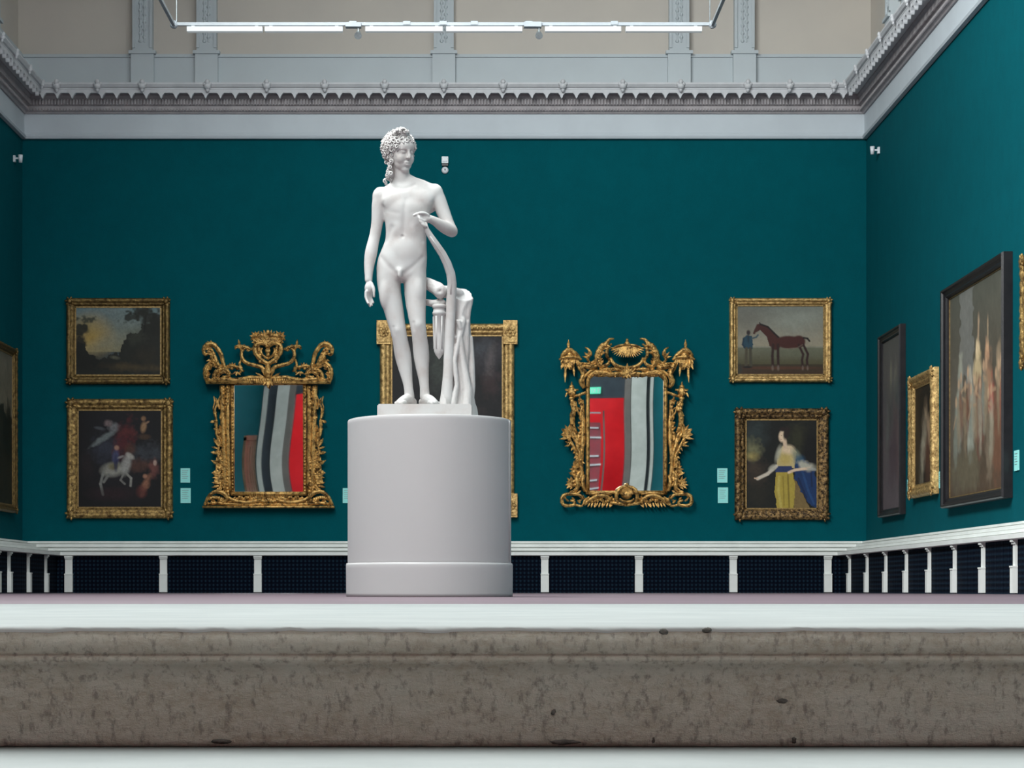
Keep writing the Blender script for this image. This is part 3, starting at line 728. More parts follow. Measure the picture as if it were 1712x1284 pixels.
p.poly([(335, 960), (420, 955), (432, 1040), (425, 1158), (340, 1158), (325, 1060)], (158, 138, 58), 1, 8); p.line([(350, 990), (345, 1060), (360, 1150)], 9, (176, 158, 82), .8); p.line([(395, 980), (402, 1150)], 6, (112, 94, 36), .8); p.line([(370, 990), (375, 1140)], 5, (126, 106, 40), .7)
p.poly([(345, 860), (370, 830), (415, 830), (440, 860), (430, 945), (335, 945)], (176, 158, 112), 1, 4); p.ell(395, 850, 32, 24, (206, 182, 152), .9, 0, .4); p.ell(380, 900, 32, 30, (172, 150, 82), .8, 0, .5); p.poly([(328, 935), (415, 935), (418, 965), (330, 968)], (38, 50, 88))
p.ell(345, 870, 12, 40, (160, 158, 142), .8, 15, .5); p.ell(440, 880, 18, 36, (120, 126, 110), .8, -30, .5); p.ell(455, 905, 26, 24, (34, 72, 96), .8, -30, .5)
p.line([(382, 835), (378, 800)], 13, (198, 172, 146)); p.ell(368, 777, 20, 32, (206, 180, 152), 1, 8, .2); p.ell(388, 762, 16, 34, (34, 24, 22), 1, 12, .25); p.ell(370, 742, 20, 12, (34, 24, 22), 1, 0, .3)
p.ell(362, 775, 2.5, 2, (70, 50, 44), .8); p.ell(360, 795, 4, 2, (150, 80, 76), .8)
p.line([(335, 935), (290, 975), (238, 1000)], 11, (192, 180, 164)); p.ell(315, 945, 22, 14, (166, 162, 148), .8, -40, .4); p.line([(240, 1000), (222, 998)], 4, (190, 160, 136))
p.ell(490, 935, 44, 22, (170, 166, 150), .9, 20, .4, .4, 7); p.line([(510, 945), (430, 955), (400, 968)], 9, (202, 176, 150)); p.ell(520, 950, 26, 8, (150, 150, 142), .8, 8)
p.mottle(.2)
loc, W_, H_ = on_back(1227.7, 1384.8, 682.7, 869.5)
framed('portrait_painting', loc, 0, W_, H_, .158, p, 'gold_dark', 'darkly gilded portrait of a lady in a yellow dress and blue cloak', amp=.02)
# centre picture behind the statue, eared corners
p = Paint(430, 600, 1290, 1890, 150, (14, 14, 17))
p.ell(1150, 750, 120, 140, (50, 48, 54), .8, 30, .6, .5, 1); p.ell(1190, 800, 34, 110, (86, 78, 78), .7, 8, .6, .5, 2); p.ell(1120, 700, 70, 50, (56, 60, 66), .6, -30, .6, .6, 3); p.ell(1190, 980, 60, 90, (58, 40, 40), .7, 0, .6, .6, 4)
p.ell(780, 880, 70, 180, (60, 66, 60), .8, 0, .6, .5, 5); p.ell(620, 820, 80, 150, (34, 38, 40), .6); p.ell(1090, 1180, 60, 30, (60, 48, 46), .6, 10, .5, .5, 6); p.ell(900, 1200, 300, 260, (26, 24, 26), .6, 0, .7)
p.mottle(.45)
loc, W_, H_ = on_back(635, 860, 541, 860)
cp = framed('eared_painting', loc, 0, W_, H_, .165, p, 'gold_pale', 'large dark painting in gold frame with square corners, behind the statue', amp=.008)
for sx_ in (-1, 1):
    for z0 in (-.045, H_ - .30):
        b = MB(); x0 = sx_ * (W_ / 2 - .16); x1 = sx_ * (W_ / 2 + .045)
        b.box(x0, x1, -.10, -.0, z0, z0 + .345); b.box(x0 + sx_ * .03, x1 - sx_ * .03, -.118, -.10, z0 + .03, z0 + .315)
        cx = (x0 + x1) / 2; cz = z0 + .17
        for k in range(8): b.ell((cx + .055 * math.cos(k * PI / 4), -.12, cz + .055 * math.sin(k * PI / 4)), (.026, .014, .026), 7, 5)
        b.ell((cx, -.122, cz), (.026, .02, .026), 8, 6)
        b.build('corner_block', 'gold_pale', cp)
bd = MB().ell((0, 0, 0), (.022, .012, .026), 7, 5).build('bead', 'gold_pale', cp, True)
for k in range(18):
    t = bd if k == 0 else bd.copy()
    if k: COL.objects.link(t)
    t.location = (-.68 + k * .08, -.1, H_ - .07)

# right wall pictures
def on_right(offa, offb, yt_at_b, yb_at_b, X=XR - .06):
    da, db = X * F / offa, X * F / offb
    return (XR - .002, (da + db) / 2, H + (VY - yb_at_b) * db / F), abs(da - db), (yb_at_b - yt_at_b) * db / F
p = Paint(0, 0, 168, 253, 90, (52, 50, 50)); p.vgrad(0, (64, 64, 62), 253, (76, 68, 72))
for q, (x, y, rx, ry, c) in enumerate([(110, 70, 12, 30, (92, 90, 80)), (50, 90, 14, 34, (84, 78, 74)), (135, 180, 18, 40, (88, 70, 70)), (70, 60, 10, 26, (92, 90, 78)), (60, 110, 26, 40, (60, 58, 56)), (110, 130, 20, 50, (66, 54, 54)), (40, 140, 14, 30, (76, 76, 74)), (90, 180, 40, 40, (60, 48, 54)), (120, 80, 20, 20, (60, 62, 60))]): p.ell(x, y, rx, ry, c, .8, 0, .6, .5, q)
p.mottle(.2)
loc, W_, H_ = on_right(680.5, 717, 541, 859)
p.a *= 1.5
framed('dark_painting', loc, -PI / 2, W_, H_, .10, p, 'black_wood', 'narrow black-framed dim painting nearest the corner, right wall', style='plain', slip=False)
p = Paint(0, 0, 110, 130, 80, (26, 20, 16))
for q, (x, y, rx, ry, c, r_) in enumerate([(62, 30, 9, 12, (150, 126, 100), 0), (60, 60, 18, 26, (104, 92, 76), 0), (45, 90, 16, 30, (124, 118, 102), 20), (75, 95, 20, 30, (70, 44, 32), 0), (80, 60, 8, 22, (134, 110, 86), -20), (20, 80, 14, 40, (40, 32, 24), 0), (60, 20, 40, 14, (24, 18, 14), 0)]): p.ell(x, y, rx, ry, c, .85, r_, .5, .4, q)
p.mottle(.3)
loc, W_, H_ = on_right(732, 772, 613, 825)
p.a *= 1.3
framed('gilt_painting', loc, -PI / 2, W_, H_, .15, p, 'gold_pale', 'small gilt-framed painting between the two black frames', amp=.01, depth=.1)
p = Paint(0, 0, 300, 260, 150, (74, 70, 62)); p.vgrad(0, (70, 70, 62), 260, (70, 56, 44))
p.poly([(60, 0), (130, 0), (130, 130), (60, 110)], (104, 104, 100), .7, 20); p.ell(40, 160, 40, 80, (88, 84, 74), .6, 0, .6)
for q, (x, y, rx, ry, c, r_) in enumerate([(60, 110, 12, 34, (122, 122, 110), 10), (56, 150, 16, 40, (112, 114, 104), 0), (115, 130, 12, 30, (140, 134, 120), -8), (115, 190, 18, 30, (120, 122, 112), 0), (155, 85, 10, 14, (180, 160, 128), 0), (155, 115, 20, 26, (146, 130, 100), 10), (160, 165, 26, 44, (84, 52, 44), 0),
        (200, 90, 10, 16, (150, 118, 92), 0), (205, 130, 20, 36, (120, 92, 72), 0), (220, 160, 14, 30, (134, 48, 42), 10), (215, 200, 22, 40, (96, 84, 70), 0), (262, 130, 16, 36, (120, 104, 84), 0), (275, 105, 8, 8, (176, 162, 140), 0), (258, 200, 30, 50, (84, 58, 44), 0), (90, 150, 12, 14, (100, 76, 60), 0), (158, 60, 5, 16, (130, 110, 90), 0), (205, 62, 4, 16, (120, 104, 84), 0), (90, 230, 80, 24, (76, 70, 56), 0)]): p.ell(x, y, rx, ry, tuple(min(255, q_ * 1.1) for q_ in c), .9, r_, .3, .5, q)
rf = random.Random(5)
for k in range(16):
    x = 35 + k * 16 + rf.uniform(-5, 5); y = rf.uniform(105, 150); c = rf.choice([(118, 104, 84), (96, 66, 52), (130, 124, 108), (92, 84, 70), (118, 62, 50), (108, 112, 102)])
    p.ell(x, y + 42, 10, 34, c, .75, rf.uniform(-8, 8), .4, .5, k + 30); p.ell(x + rf.uniform(-2, 2), y, 5.5, 7, (158, 130, 104), .8, 0, .3)
    p.line([(x, y + 18), (x + rf.choice((-14, 14)), y + rf.uniform(10, 36))], 3, (140, 116, 92), .7)
p.mottle(.22)
loc, W_, H_ = on_right(790, 894, 420, 832)
p.a *= 1.35
big = framed('large_painting', loc, -PI / 2, W_, H_, .11, p, 'black_wood', 'tall black-framed painting of many draped figures on the right wall', style='plain', depth=.12)
p = Paint(0, 0, 150, 110, 50, (50, 44, 36)); p.vgrad(0, (84, 88, 84), 50, (70, 66, 50)); p.mottle(.3)
loc, W_, H_ = on_right(918, 985, 425, 618)
loc = (loc[0], loc[1], H + (VY - 617) * (XR - .06) * F / 918 / F); H_ = (617 - 429) * (XR - .06) / 918
framed('gilt_painting', loc, -PI / 2, W_, H_, .14, p, 'gold', 'gilt-framed painting cut off by the right edge of the photo')
# left wall picture
p = Paint(0, 0, 260, 230, 120, (50, 50, 40)); p.vgrad(0, (104, 100, 88), 110, (116, 108, 90)); p.poly([(0, 120), (60, 90), (120, 110), (190, 80), (230, 100), (260, 95), (260, 230), (0, 230)], (34, 36, 28), 1, 26)
p.ell(235, 120, 30, 40, (24, 26, 18), .9, 0, .4, .8, 3); p.ell(120, 190, 120, 30, (48, 42, 30), .6, 0, .6, .6, 4); p.mottle(.3)
dA = 30.2; dB = 27.6; zt = H + (VY - 584) * dA / F; zb = H + (VY - 858) * dA / F
framed('landscape_painting', (XL + .002, (dA + dB) / 2, zb), PI / 2, dA - dB, zt - zb, .10, p, 'gold_dull', 'brown landscape painting cut off by the left edge of the photo', amp=.008)

# label cards: x0,x1,y0,y1 on the far wall
def card(name, loc, rz, w_, h_, label, group=None):
    r = thing(name, loc, label, 'label', group, (0, 0, rz))
    MB().box(-w_ / 2, w_ / 2, -.012, 0, 0, h_).build('card', 'label', r)
    b = MB()
    for k in range(5): b.box(-w_ * .36, w_ * (.3 - .08 * (k % 3)), -.0135, -.012, h_ * (.82 - .13 * k), h_ * (.82 - .13 * k) + .006)
    b.build('printed_line', 'grey_metal', r); return r
for (x0, x1, y0, y1, lb_) in ((302, 318, 783, 807, 'upper of two pale aqua label cards right of the rider painting'), (302, 319, 816, 841, 'lower of two pale aqua label cards right of the rider painting'),
                              (573, 590, 816, 841, 'pale aqua label card half hidden by the pedestal'), (1199, 1216, 783, 807, 'upper of two pale aqua label cards left of the lady portrait'),
                              (1200, 1217, 815, 841, 'lower of two pale aqua label cards left of the lady portrait')):
    card('label_card', (wx((x0 + x1) / 2), D - .002, wz(y1)), 0, (x1 - x0) * PX, (y1 - y0) * PX, lb_)
for (o1, o2, y0, y1, lb_) in ((727, 731, 801, 828, 'narrow aqua label card left of the small gilt painting'), (780, 786, 787, 815, 'aqua label card right of the small gilt painting'), (906, 913, 752, 786, 'aqua label card beside the large black-framed painting')):
    X = XR - .01; da, db = X * F / o1, X * F / o2
    card('label_card', (XR - .002, (da + db) / 2, H + (VY - y1) * db / F), -PI / 2, abs(da - db), (y1 - y0) * db / F, lb_)

# sensors
s_ = thing('alarm_sensor', (wx(744), D, wz(274)), 'small grey alarm box on far wall right of the statue head', 'sensor')
MB().box(wx(738.5), wx(749.5), D - .06, D, wz(274), wz(263)).build('housing', 'grey_metal', s_, False, s_.location)
MB().box(wx(740), wx(748), D - .07, D - .06, wz(271), wz(265)).build('grille', 'white_metal', s_, False, s_.location)
MB().box(wx(739), wx(749), D - .05, D, wz(278), wz(274.5)).build('mount', 'dark_plastic', s_, False, s_.location)
s_ = thing('smoke_detector', (wx(744), D, wz(285)), 'small round white detector under the grey alarm box', 'sensor')
b = MB().lathe([(.048, 0), (.052, .015), (.045, .035), (.02, .042), (.0, .043)], (0, 0, 0), 20); b.xf(lambda q: Vector((q.x, -q.z, q.y)) + Vector((wx(744), D, wz(285))))
b.build('body', 'white_metal', s_, True, s_.location)
MB().box(wx(743.2), wx(745), D - .05, D - .03, wz(286), wz(283)).build('lens', 'dark_plastic', s_, False, s_.location)
for sx_, x, y, z, lb_ in ((1, XR, 29.9, wz(276), 'small white security sensor high in the right corner'), (-1, XL, 30.3, wz(280), 'small white security sensor high in the left corner')):
    s_ = thing('security_sensor', (x, y, z), lb_, 'sensor')
    b = MB(); b.box(x - sx_ * .03, x, y - .03, y + .03, z - .04, z + .05); b.box(x - sx_ * .09, x - sx_ * .03, y - .015, y + .015, z, z + .02); b.build('bracket', 'white_metal', s_, False, s_.location)
    b = MB(); b.tube([(x - sx_ * .10, y, z - .05), (x - sx_ * .10, y - .01, z + .06)], [.025, .035], 10); b.build('head', 'white_metal', s_, True, s_.location)

# ------------------------------------------------------------ rococo mirrors
def cat(pts, n=6):
    """catmull-rom through 2D points"""
    P_ = [Vector((a, b, 0)) for a, b in pts]; P_ = [P_[0] * 2 - P_[1]] + P_ + [P_[-1] * 2 - P_[-2]]; out = []
    for i in range(1, len(P_) - 2):
        for k in range(n):
            t = k / n; a, b, c, d = P_[i - 1:i + 3]
            out.append(.5 * ((2 * b) + (c - a) * t + (2 * a - 5 * b + 4 * c - d) * t * t + (3 * b - a - 3 * c + d) * t ** 3))
    out.append(P_[-2]); return out
class Orn:
    def __init__(s, U, ax, bz): s.U = U; s.ax = ax; s.bz = bz; s.mb = MB(); s.m2 = MB(); s.r = random.Random(4)
    def pt(s, x, y, d): return ((x - s.ax) * s.U, -d, (s.bz - y) * s.U)
    def scroll(s, pts, r0, r1, d=.09, both=True, rm=None, ridge=True, arch=.03):
        c = cat(pts); N = len(c) - 1; rm = rm or max(r0, r1)
        def rr(t): return (r0 + (rm - r0) * t * 2) if t < .5 else (rm + (r1 - rm) * (t - .5) * 2)
        for sg in ((1, -1) if both else (1,)):
            P3 = []; R = []
            for i, q in enumerate(c):
                t = i / N; x = q.x if sg > 0 else 2 * s.ax - q.x
                P3.append(s.pt(x, q.y, d + arch * math.sin(PI * t))); R.append(rr(t) * s.U * (1 + .10 * math.sin(i * 1.9)))
            mb = s.mb if sg > 0 else s.m2; mb.tube(P3, R, 8, .75)
            if ridge: mb.tube([(a, b - R[i] * .7, c_) for i, (a, b, c_) in enumerate(P3)], [x * .28 for x in R], 5)
        return s
    def leaf(s, x, y, ang, L, w, d=.10, both=True, curl=.03):
        a = math.radians(ang)
        for sg in ((1, -1) if both else (1,)):
            v = []; f = []
            for i in range(6):
                t = i / 5; ww = w * math.sin(PI * min(1, t * .85 + .12)) ** .8 * (1 if i % 2 else .72)
                px = x + math.cos(a) * L * t; py = y - math.sin(a) * L * t
                for k, (o, dd) in enumerate(((-1, 0), (-.4, .014), (0, .006), (.4, .014), (1, 0))):
                    qx = px - math.sin(a) * ww * o * .5; qy = py - math.cos(a) * ww * o * .5
                    if sg < 0: qx = 2 * s.ax - qx
                    v.append(s.pt(qx, qy, d + dd + curl * t * t))
            n = len(v); v += [(p_[0], p_[1] + .018, p_[2]) for p_ in v]
            for i in range(5):
                for k in range(4):
                    q = i * 5 + k; f.append((q, q + 5, q + 6, q + 1)); f.append((q + n, q + 1 + n, q + 6 + n, q + 5 + n))
                f.append((i * 5, i * 5 + n, i * 5 + 5 + n, i * 5 + 5)); f.append((i * 5 + 4, i * 5 + 9, i * 5 + 9 + n, i * 5 + 4 + n))
            (s.mb if sg > 0 else s.m2).add(v, f)
        return s
    def spray(s, x, y, n, a0, a1, L, w, d=.1, both=True):
        for k in range(n):
            a = a0 + (a1 - a0) * k / max(1, n - 1); s.leaf(x, y, a, L * s.r.uniform(.8, 1.1), w, d, both)
        return s
    def blob(s, x, y, r, d=.1, both=True, ry=None):
        for sg in ((1, -1) if both else (1,)):
            (s.mb if sg > 0 else s.m2).ell(s.pt(x if sg > 0 else 2 * s.ax - x, y, d), (r * s.U, r * s.U * .8, (ry or r) * s.U), 8, 6)
        return s
    def bar(s, x0, x1, y0, y1, d0, d1, both=False):
        a = s.pt(x0, y0, d0); b = s.pt(x1, y1, d1); s.mb.box(a[0], b[0], a[1], b[1], a[2], b[2])
        if both: a = s.pt(2 * s.ax - x0, y0, d0); b = s.pt(2 * s.ax - x1, y1, d1); s.m2.box(a[0], b[0], a[1], b[1], a[2], b[2])
        return s
    def frond(s, pts, r0, r1, d=.09, L=26, w=12, rm=None, sidef=1, gap=2):
        s.scroll(pts, r0, r1, d, True, rm)
        c = cat(pts)
        for i in range(2, len(c) - 1, gap):
            t = (c[i + 1] - c[i - 1]); ang = math.degrees(math.atan2(-t.y, t.x)); sd_ = sidef if sidef else (1 if i % 4 else -1)
            s.leaf(c[i].x, c[i].y, ang + sd_ * s.r.uniform(35, 75), L * s.r.uniform(.7, 1.15), w, d + .015)
            s.blob(c[i].x + s.r.uniform(-5, 5), c[i].y + s.r.uniform(-5, 5), (rm or r0) * .45, d + .05)
        return s
    def flush(s, name, root, split=False):
        if split:
            o = s.mb.build(name, 'gold_mirror', root, True); s.m2.build(name, 'gold_mirror', root, True)
        else:
            s.mb.add(s.m2.v, s.m2.f); o = s.mb.build(name, 'gold_mirror', root, True)
        s.mb = MB(); s.m2 = MB(); return o
def glass(root, w_, z0, z1, y, fn):
    N, K_ = 24, 40; v = []; f = []
    for j in range(K_ + 1):
        t = j / K_; z = z0 + (z1 - z0) * t
        for i in range(N + 1):
            x = -w_ / 2 + w_ * i / N
            v.append((x, y + fn(x, t), z))
    for j in range(K_):
        for i in range(N):
            a = j * (N + 1) + i; f.append((a, a + 1, a + N + 2, a + N + 1))
    return MB().add(v, f).build('mirror_glass', 'mirror', root, True)
TILT = math.radians(1.84)

# left mirror
U = 1 / 3.892 * PX
AX, BZ = 507, 1205
mz = wz(540 + 1205 / 3.892)
r1_ = thing('rococo_mirror', (wx(320 + AX / 3.892), D - .01, mz), 'carved gilt mirror with heart-shaped crest, left of the statue', 'mirror', None, (TILT, 0, 0))
o = Orn(U, AX, BZ)
MB().box(-250 * U, 250 * U, -.03, 0, 85 * U, 830 * U).build('backing_board', 'backing', r1_)
glass(r1_, 470 * U, 88 * U, 812 * U, -.036, lambda x, t: x * (0.0040 - .0042 * (t - .35) ** 2 * 2.2) + .0006 * x * math.sin(t * 7))
# inner frame and columns
o.bar(262, 284, 395, 1120, .03, .075, True); o.bar(262, 752, 392, 408, .03, .075); o.bar(262, 752, 1098, 1125, .03, .08)
for k in range(34):
    y = 420 + k * 21; o.blob(273, y, 8, .078); o.blob(240 + 5 * math.sin(k), y + 6, 12, .075); 
    o.blob(215, y, 10 + 3 * math.sin(k * 2.1), .065)
o.scroll([(205, 410), (210, 600), (216, 800), (222, 1000), (222, 1110)], 16, 16, .05)
o.scroll([(245, 410), (242, 700), (250, 1110)], 14, 14, .055)
o.flush('frame', r1_)
# side foliage
for k in range(30):
    y = 430 + k * 22; o.leaf(222 + o.r.uniform(-8, 8), y + 14, 90 + o.r.uniform(-50, 50), 28, 17, .075); o.blob(200 + o.r.uniform(-6, 10), y, 7, .07)
for k in range(26):
    y = 700 + k * 15; o.leaf(192 + o.r.uniform(-12, 12), y, o.r.uniform(60, 260), o.r.uniform(26, 50), 18, .075); 
for k in range(14):
    y = 880 + k * 15; o.leaf(198 + o.r.uniform(-16, 16), y, o.r.uniform(100, 250), o.r.uniform(30, 50), 20, .085); o.blob(205 + o.r.uniform(-16, 12), y, 11, .08)
for k, (x, y, a, L) in enumerate([(190, 560, 110, 75), (165, 620, 100, 60), (160, 640, 200, 32), (170, 700, 95, 60), (190, 720, 140, 48), (180, 800, 120, 55), (175, 850, 170, 42), (190, 860, 240, 45), (195, 930, 150, 70), (190, 960, 200, 55), (190, 980, 235, 60), (200, 1010, 160, 45), (205, 900, 100, 70), (178, 760, 60, 40), (205, 1060, 120, 50), (195, 620, 70, 60)]):
    o.leaf(x, y, a, L, 26, .07); o.blob(x, y, 8, .09)
o.scroll([(200, 470), (178, 520), (160, 580), (172, 650), (168, 720), (190, 780), (178, 850), (200, 920), (185, 990), (215, 1050)], 6, 8, .06)
o.scroll([(152, 480), (158, 520), (150, 560), (162, 600)], 4, 5, .06)
o.flush('side_foliage', r1_, True)
# base
o.bar(80, 934, 1190, 1204, .0, .15)
o.scroll([(92, 1186), (120, 1130), (165, 1098), (215, 1108), (240, 1140), (215, 1165), (190, 1150)], 9, 7, .11, rm=15)
o.scroll([(215, 1115), (270, 1150), (350, 1168), (420, 1160), (470, 1140)], 10, 10, .10, rm=14)
o.scroll([(110, 1180), (170, 1172), (260, 1180), (400, 1182), (505, 1180)], 10, 10, .09)
for k in range(9): o.blob(400 + k * 13, 1150 - 12 * math.sin(k * .8), 13, .115); o.leaf(395 + k * 13, 1165, 100 - k * 2, 52, 18, .11)
for k in range(8): o.blob(140 + k * 30, 1166 + 6 * (k % 2), 10, .105)
for k in range(7): o.leaf(250 + k * 22, 1180, 70 + 10 * (k % 3), 45, 18, .09)
for k in range(26): o.leaf(120 + k * 15, 1176 - 6 * (k % 2), o.r.uniform(40, 150), 26, 16, .10)
for k in range(8): o.blob(120 + k * 13, 1145 - 9 * math.sin(k * .5), 13, .10)
for k in range(16): o.blob(290 + k * 14, 1140 + 6 * math.sin(k * 2), 11, .10)
o.flush('base_ornament', r1_)
# top rail with gadroons
o.bar(105, 909, 382, 402, .0, .13)
o.scroll([(110, 385), (200, 372), (300, 380), (400, 362), (507, 372)], 14, 16, .09)
for k in range(22): o.blob(125 + k * 8, 372 + 5 * math.sin(k), 8, .12)
for k in range(15): o.blob(300 + k * 14.5, 378 - 4 * math.sin(k * .5), 9, .125, True, 17)
o.leaf(507, 372, 270, 58, 34, .12, False); o.leaf(494, 372, 250, 44, 22, .115)
o.flush('top_rail', r1_)
# crest: horn scrolls at the ends, cartouche between
o.scroll([(112, 392), (98, 350), (104, 300), (135, 268), (165, 262)], 10, 12, .08, rm=15)
o.scroll([(150, 380), (165, 330), (205, 308), (245, 322), (252, 350), (228, 362), (212, 350)], 12, 7, .10, rm=16)
o.scroll([(195, 390), (215, 362), (245, 352), (275, 372)], 6, 6, .09)
o.frond([(215, 320), (190, 290), (170, 250), (152, 205), (135, 175)], 12, 10, .10, 40, 20, 16, 1, 3)
o.frond([(118, 380), (108, 345), (116, 305), (140, 275)], 8, 8, .10, 30, 16, 12, -1, 3)
o.frond([(180, 388), (190, 345), (225, 325), (250, 345)], 8, 6, .12, 26, 14, 11, 1, 3)
o.scroll([(150, 262), (185, 292), (215, 300)], 14, 14, .08)
o.scroll([(228, 305), (215, 260), (200, 205), (160, 152), (115, 150), (92, 180), (100, 212), (125, 205)], 12, 9, .11, rm=17)
o.scroll([(125, 160), (145, 200), (150, 240), (180, 275), (215, 300)], 14, 12, .09, rm=17)
o.spray(140, 165, 5, 60, 180, 40, 18, .12); o.spray(150, 240, 4, 200, 290, 50, 18, .09)
o.scroll([(225, 305), (255, 285), (300, 292), (335, 300), (325, 330)], 10, 8, .08)
for k in range(6): o.blob(235 + k * 18, 300 - 10 * (k % 2), 13, .09); 
o.spray(275, 300, 4, 60, 150, 36, 18, .08); o.spray(300, 320, 3, 220, 320, 36, 16, .08)
o.flush('side_crest', r1_, True)
o.scroll([(500, 352), (470, 300), (430, 285), (375, 270), (342, 240), (338, 195), (372, 165), (400, 185)], 15, 8, .10, rm=13)
o.scroll([(340, 195), (325, 165), (300, 160), (296, 178)], 9, 6, .10); o.leaf(325, 165, 100, 50, 20, .1); o.leaf(330, 165, 30, 34, 16, .1)
o.scroll([(335, 240), (322, 275), (330, 310), (350, 320)], 8, 7, .08)
o.scroll([(507, 275), (460, 245), (425, 195), (430, 155), (470, 140), (505, 165)], 15, 12, .12, rm=17)
o.scroll([(507, 240), (478, 222), (462, 192), (470, 172)], 8, 7, .13)
for k in range(8):
    a = -1.9 + k * .36; o.blob(448 + 10 * math.cos(a), 160 + k * 14, 12, .14)
o.spray(500, 150, 7, 88, 165, 92, 34, .13); o.spray(500, 120, 3, 60, 120, 56, 28, .14, False); o.blob(507, 68, 13, .13, False, 15)
o.spray(440, 130, 3, 120, 190, 46, 24, .12); o.spray(430, 100, 4, 60, 170, 40, 22, .12)
o.scroll([(430, 112), (455, 92), (507, 98)], 10, 12, .12, rm=14); o.scroll([(398, 120), (420, 95), (470, 82)], 6, 8, .11, rm=12)
o.frond([(400, 178), (380, 172), (345, 160), (310, 158)], 9, 8, .10, 26, 14, 11, 1, 3)
o.blob(507, 190, 20, .13, False); o.blob(507, 215, 14, .14, False); o.blob(507, 280, 18, .12, False, 24)
o.scroll([(507, 360), (505, 320), (507, 280)], 26, 14, .10, False); o.leaf(495, 355, 120, 70, 24, .12); o.leaf(480, 362, 150, 60, 20, .11)
o.flush('crest', r1_)

# right mirror
U = 1 / 4.011 * PX; AX, BZ = 548, 1195
mz = wz(550 + 1195 / 4.011)
r2_ = thing('rococo_mirror', (wx(910 + AX / 4.011), D - .01, mz), 'carved gilt mirror with fan shell crest, right of the statue', 'mirror', None, (TILT, 0, 0))
o = Orn(U, AX, BZ)
MB().box(-262 * U, 262 * U, -.03, 0, 90 * U, 900 * U).build('backing_board', 'backing', r2_)
glass(r2_, 508 * U, 95 * U, 890 * U, -.036, lambda x, t: x * (-.0006 + .0016 * (1 - t) ** 2) - .0005 * x * math.sin(t * 6))
o.bar(276, 302, 345, 1110, .03, .08, True); o.bar(276, 820, 1085, 1108, .03, .085); o.scroll([(289, 345), (289, 1100)], 10, 10, .08)
o.scroll([(289, 400), (292, 340), (330, 300), (380, 296), (440, 310), (500, 306), (548, 316)], 13, 15, .09, rm=16)
o.scroll([(262, 400), (258, 345), (290, 300), (350, 268)], 10, 10, .08)
for k in range(12): o.blob(345 + k * 18, 312 + 3 * math.sin(k), 12, .095)
o.scroll([(250, 480), (258, 700), (245, 900), (262, 1080)], 13, 13, .06, rm=16); o.scroll([(228, 700), (235, 850), (225, 980)], 11, 10, .05)
o.flush('frame', r2_)
# sides: lantern caps, columns, leaves
o.blob(180, 425, 30, .08, True, 34); o.blob(180, 392, 18, .08, True, 14); o.bar(138, 225, 408, 420, .05, .11, True); o.leaf(180, 392, 90, 34, 16, .08); o.blob(180, 470, 20, .08, True, 14)
o.spray(180, 410, 5, 200, 340, 44, 20, .1); o.leaf(150, 430, 250, 36, 16, .1)
o.scroll([(185, 490), (200, 530), (185, 590), (190, 650), (210, 700)], 16, 12, .07, rm=19)
o.scroll([(230, 470), (252, 520), (240, 570), (255, 640), (238, 700)], 8, 8, .06); o.scroll([(205, 490), (222, 560), (250, 600)], 7, 6, .07)
o.spray(170, 730, 6, 60, 190, 75, 22, .08); o.spray(160, 690, 4, 80, 200, 60, 18, .08); o.spray(185, 780, 3, 120, 190, 50, 18, .08); o.blob(165, 745, 12, .09)
o.scroll([(165, 760), (200, 800), (215, 860), (210, 930), (195, 980)], 9, 9, .07, rm=13); o.scroll([(195, 690), (222, 780), (235, 900)], 12, 9, .07)
o.spray(215, 950, 5, 80, 200, 50, 22, .08); o.spray(185, 1040, 5, 100, 220, 50, 22, .08); o.spray(250, 980, 4, 150, 280, 55, 22, .08)
for k in range(7): o.blob(195 + 12 * (k % 3), 960 + k * 22, 14, .085)
o.scroll([(240, 950), (215, 1000), (222, 1060), (190, 1100)], 11, 12, .08, rm=16)
o.scroll([(262, 980), (255, 1040), (270, 1090)], 12, 10, .07)
o.frond([(178, 500), (190, 560), (178, 620), (196, 690)], 10, 10, .085, 26, 14, 12, 0, 3)
o.frond([(165, 735), (196, 800), (222, 860), (222, 940)], 8, 10, .085, 34, 16, 11, -1, 3)
o.frond([(175, 700), (215, 770), (240, 860), (245, 940)], 10, 12, .08, 28, 14, 14, 1, 4)
for k in range(20):
    y = 930 + k * 9; o.leaf(225 + o.r.uniform(-30, 25), y, o.r.uniform(60, 240), o.r.uniform(28, 50), 20, .09)
for k in range(16):
    y = 480 + k * 22; o.blob(238 + o.r.uniform(-8, 8), y, 10, .075); o.leaf(238, y, o.r.uniform(40, 140), 26, 14, .08)
o.blob(183, 486, 14, .08); o.scroll([(195, 455), (225, 450), (262, 435), (280, 430)], 10, 9, .07)
o.flush('side_ornament', r2_, True)
# foot blocks and bottom rail
o.scroll([(258, 1140), (225, 1112), (160, 1108), (122, 1122), (116, 1160), (135, 1184), (190, 1182), (200, 1160), (170, 1150)], 10, 8, .10, rm=13)
o.scroll([(200, 1180), (250, 1186), (270, 1150), (300, 1130)], 8, 9, .09)
o.scroll([(262, 1178), (320, 1135), (370, 1118), (420, 1128), (450, 1160)], 11, 10, .10, rm=15); o.scroll([(300, 1110), (380, 1100), (450, 1110)], 9, 9, .08)
o.scroll([(440, 1165), (490, 1172), (548, 1180)], 10, 12, .1)
o.scroll([(490, 1165), (478, 1120), (500, 1075), (548, 1055)], 10, 12, .13, rm=15); o.blob(548, 1112, 40, .10, False, 34); o.blob(548, 1050, 16, .13, False); o.scroll([(500, 1140), (520, 1155), (548, 1160)], 7, 8, .15)
o.spray(548, 1110, 7, 95, 175, 60, 16, .14)
for k in range(18): o.leaf(140 + k * 20, 1160 + o.r.uniform(-20, 14), o.r.uniform(20, 160), 30, 18, .1)
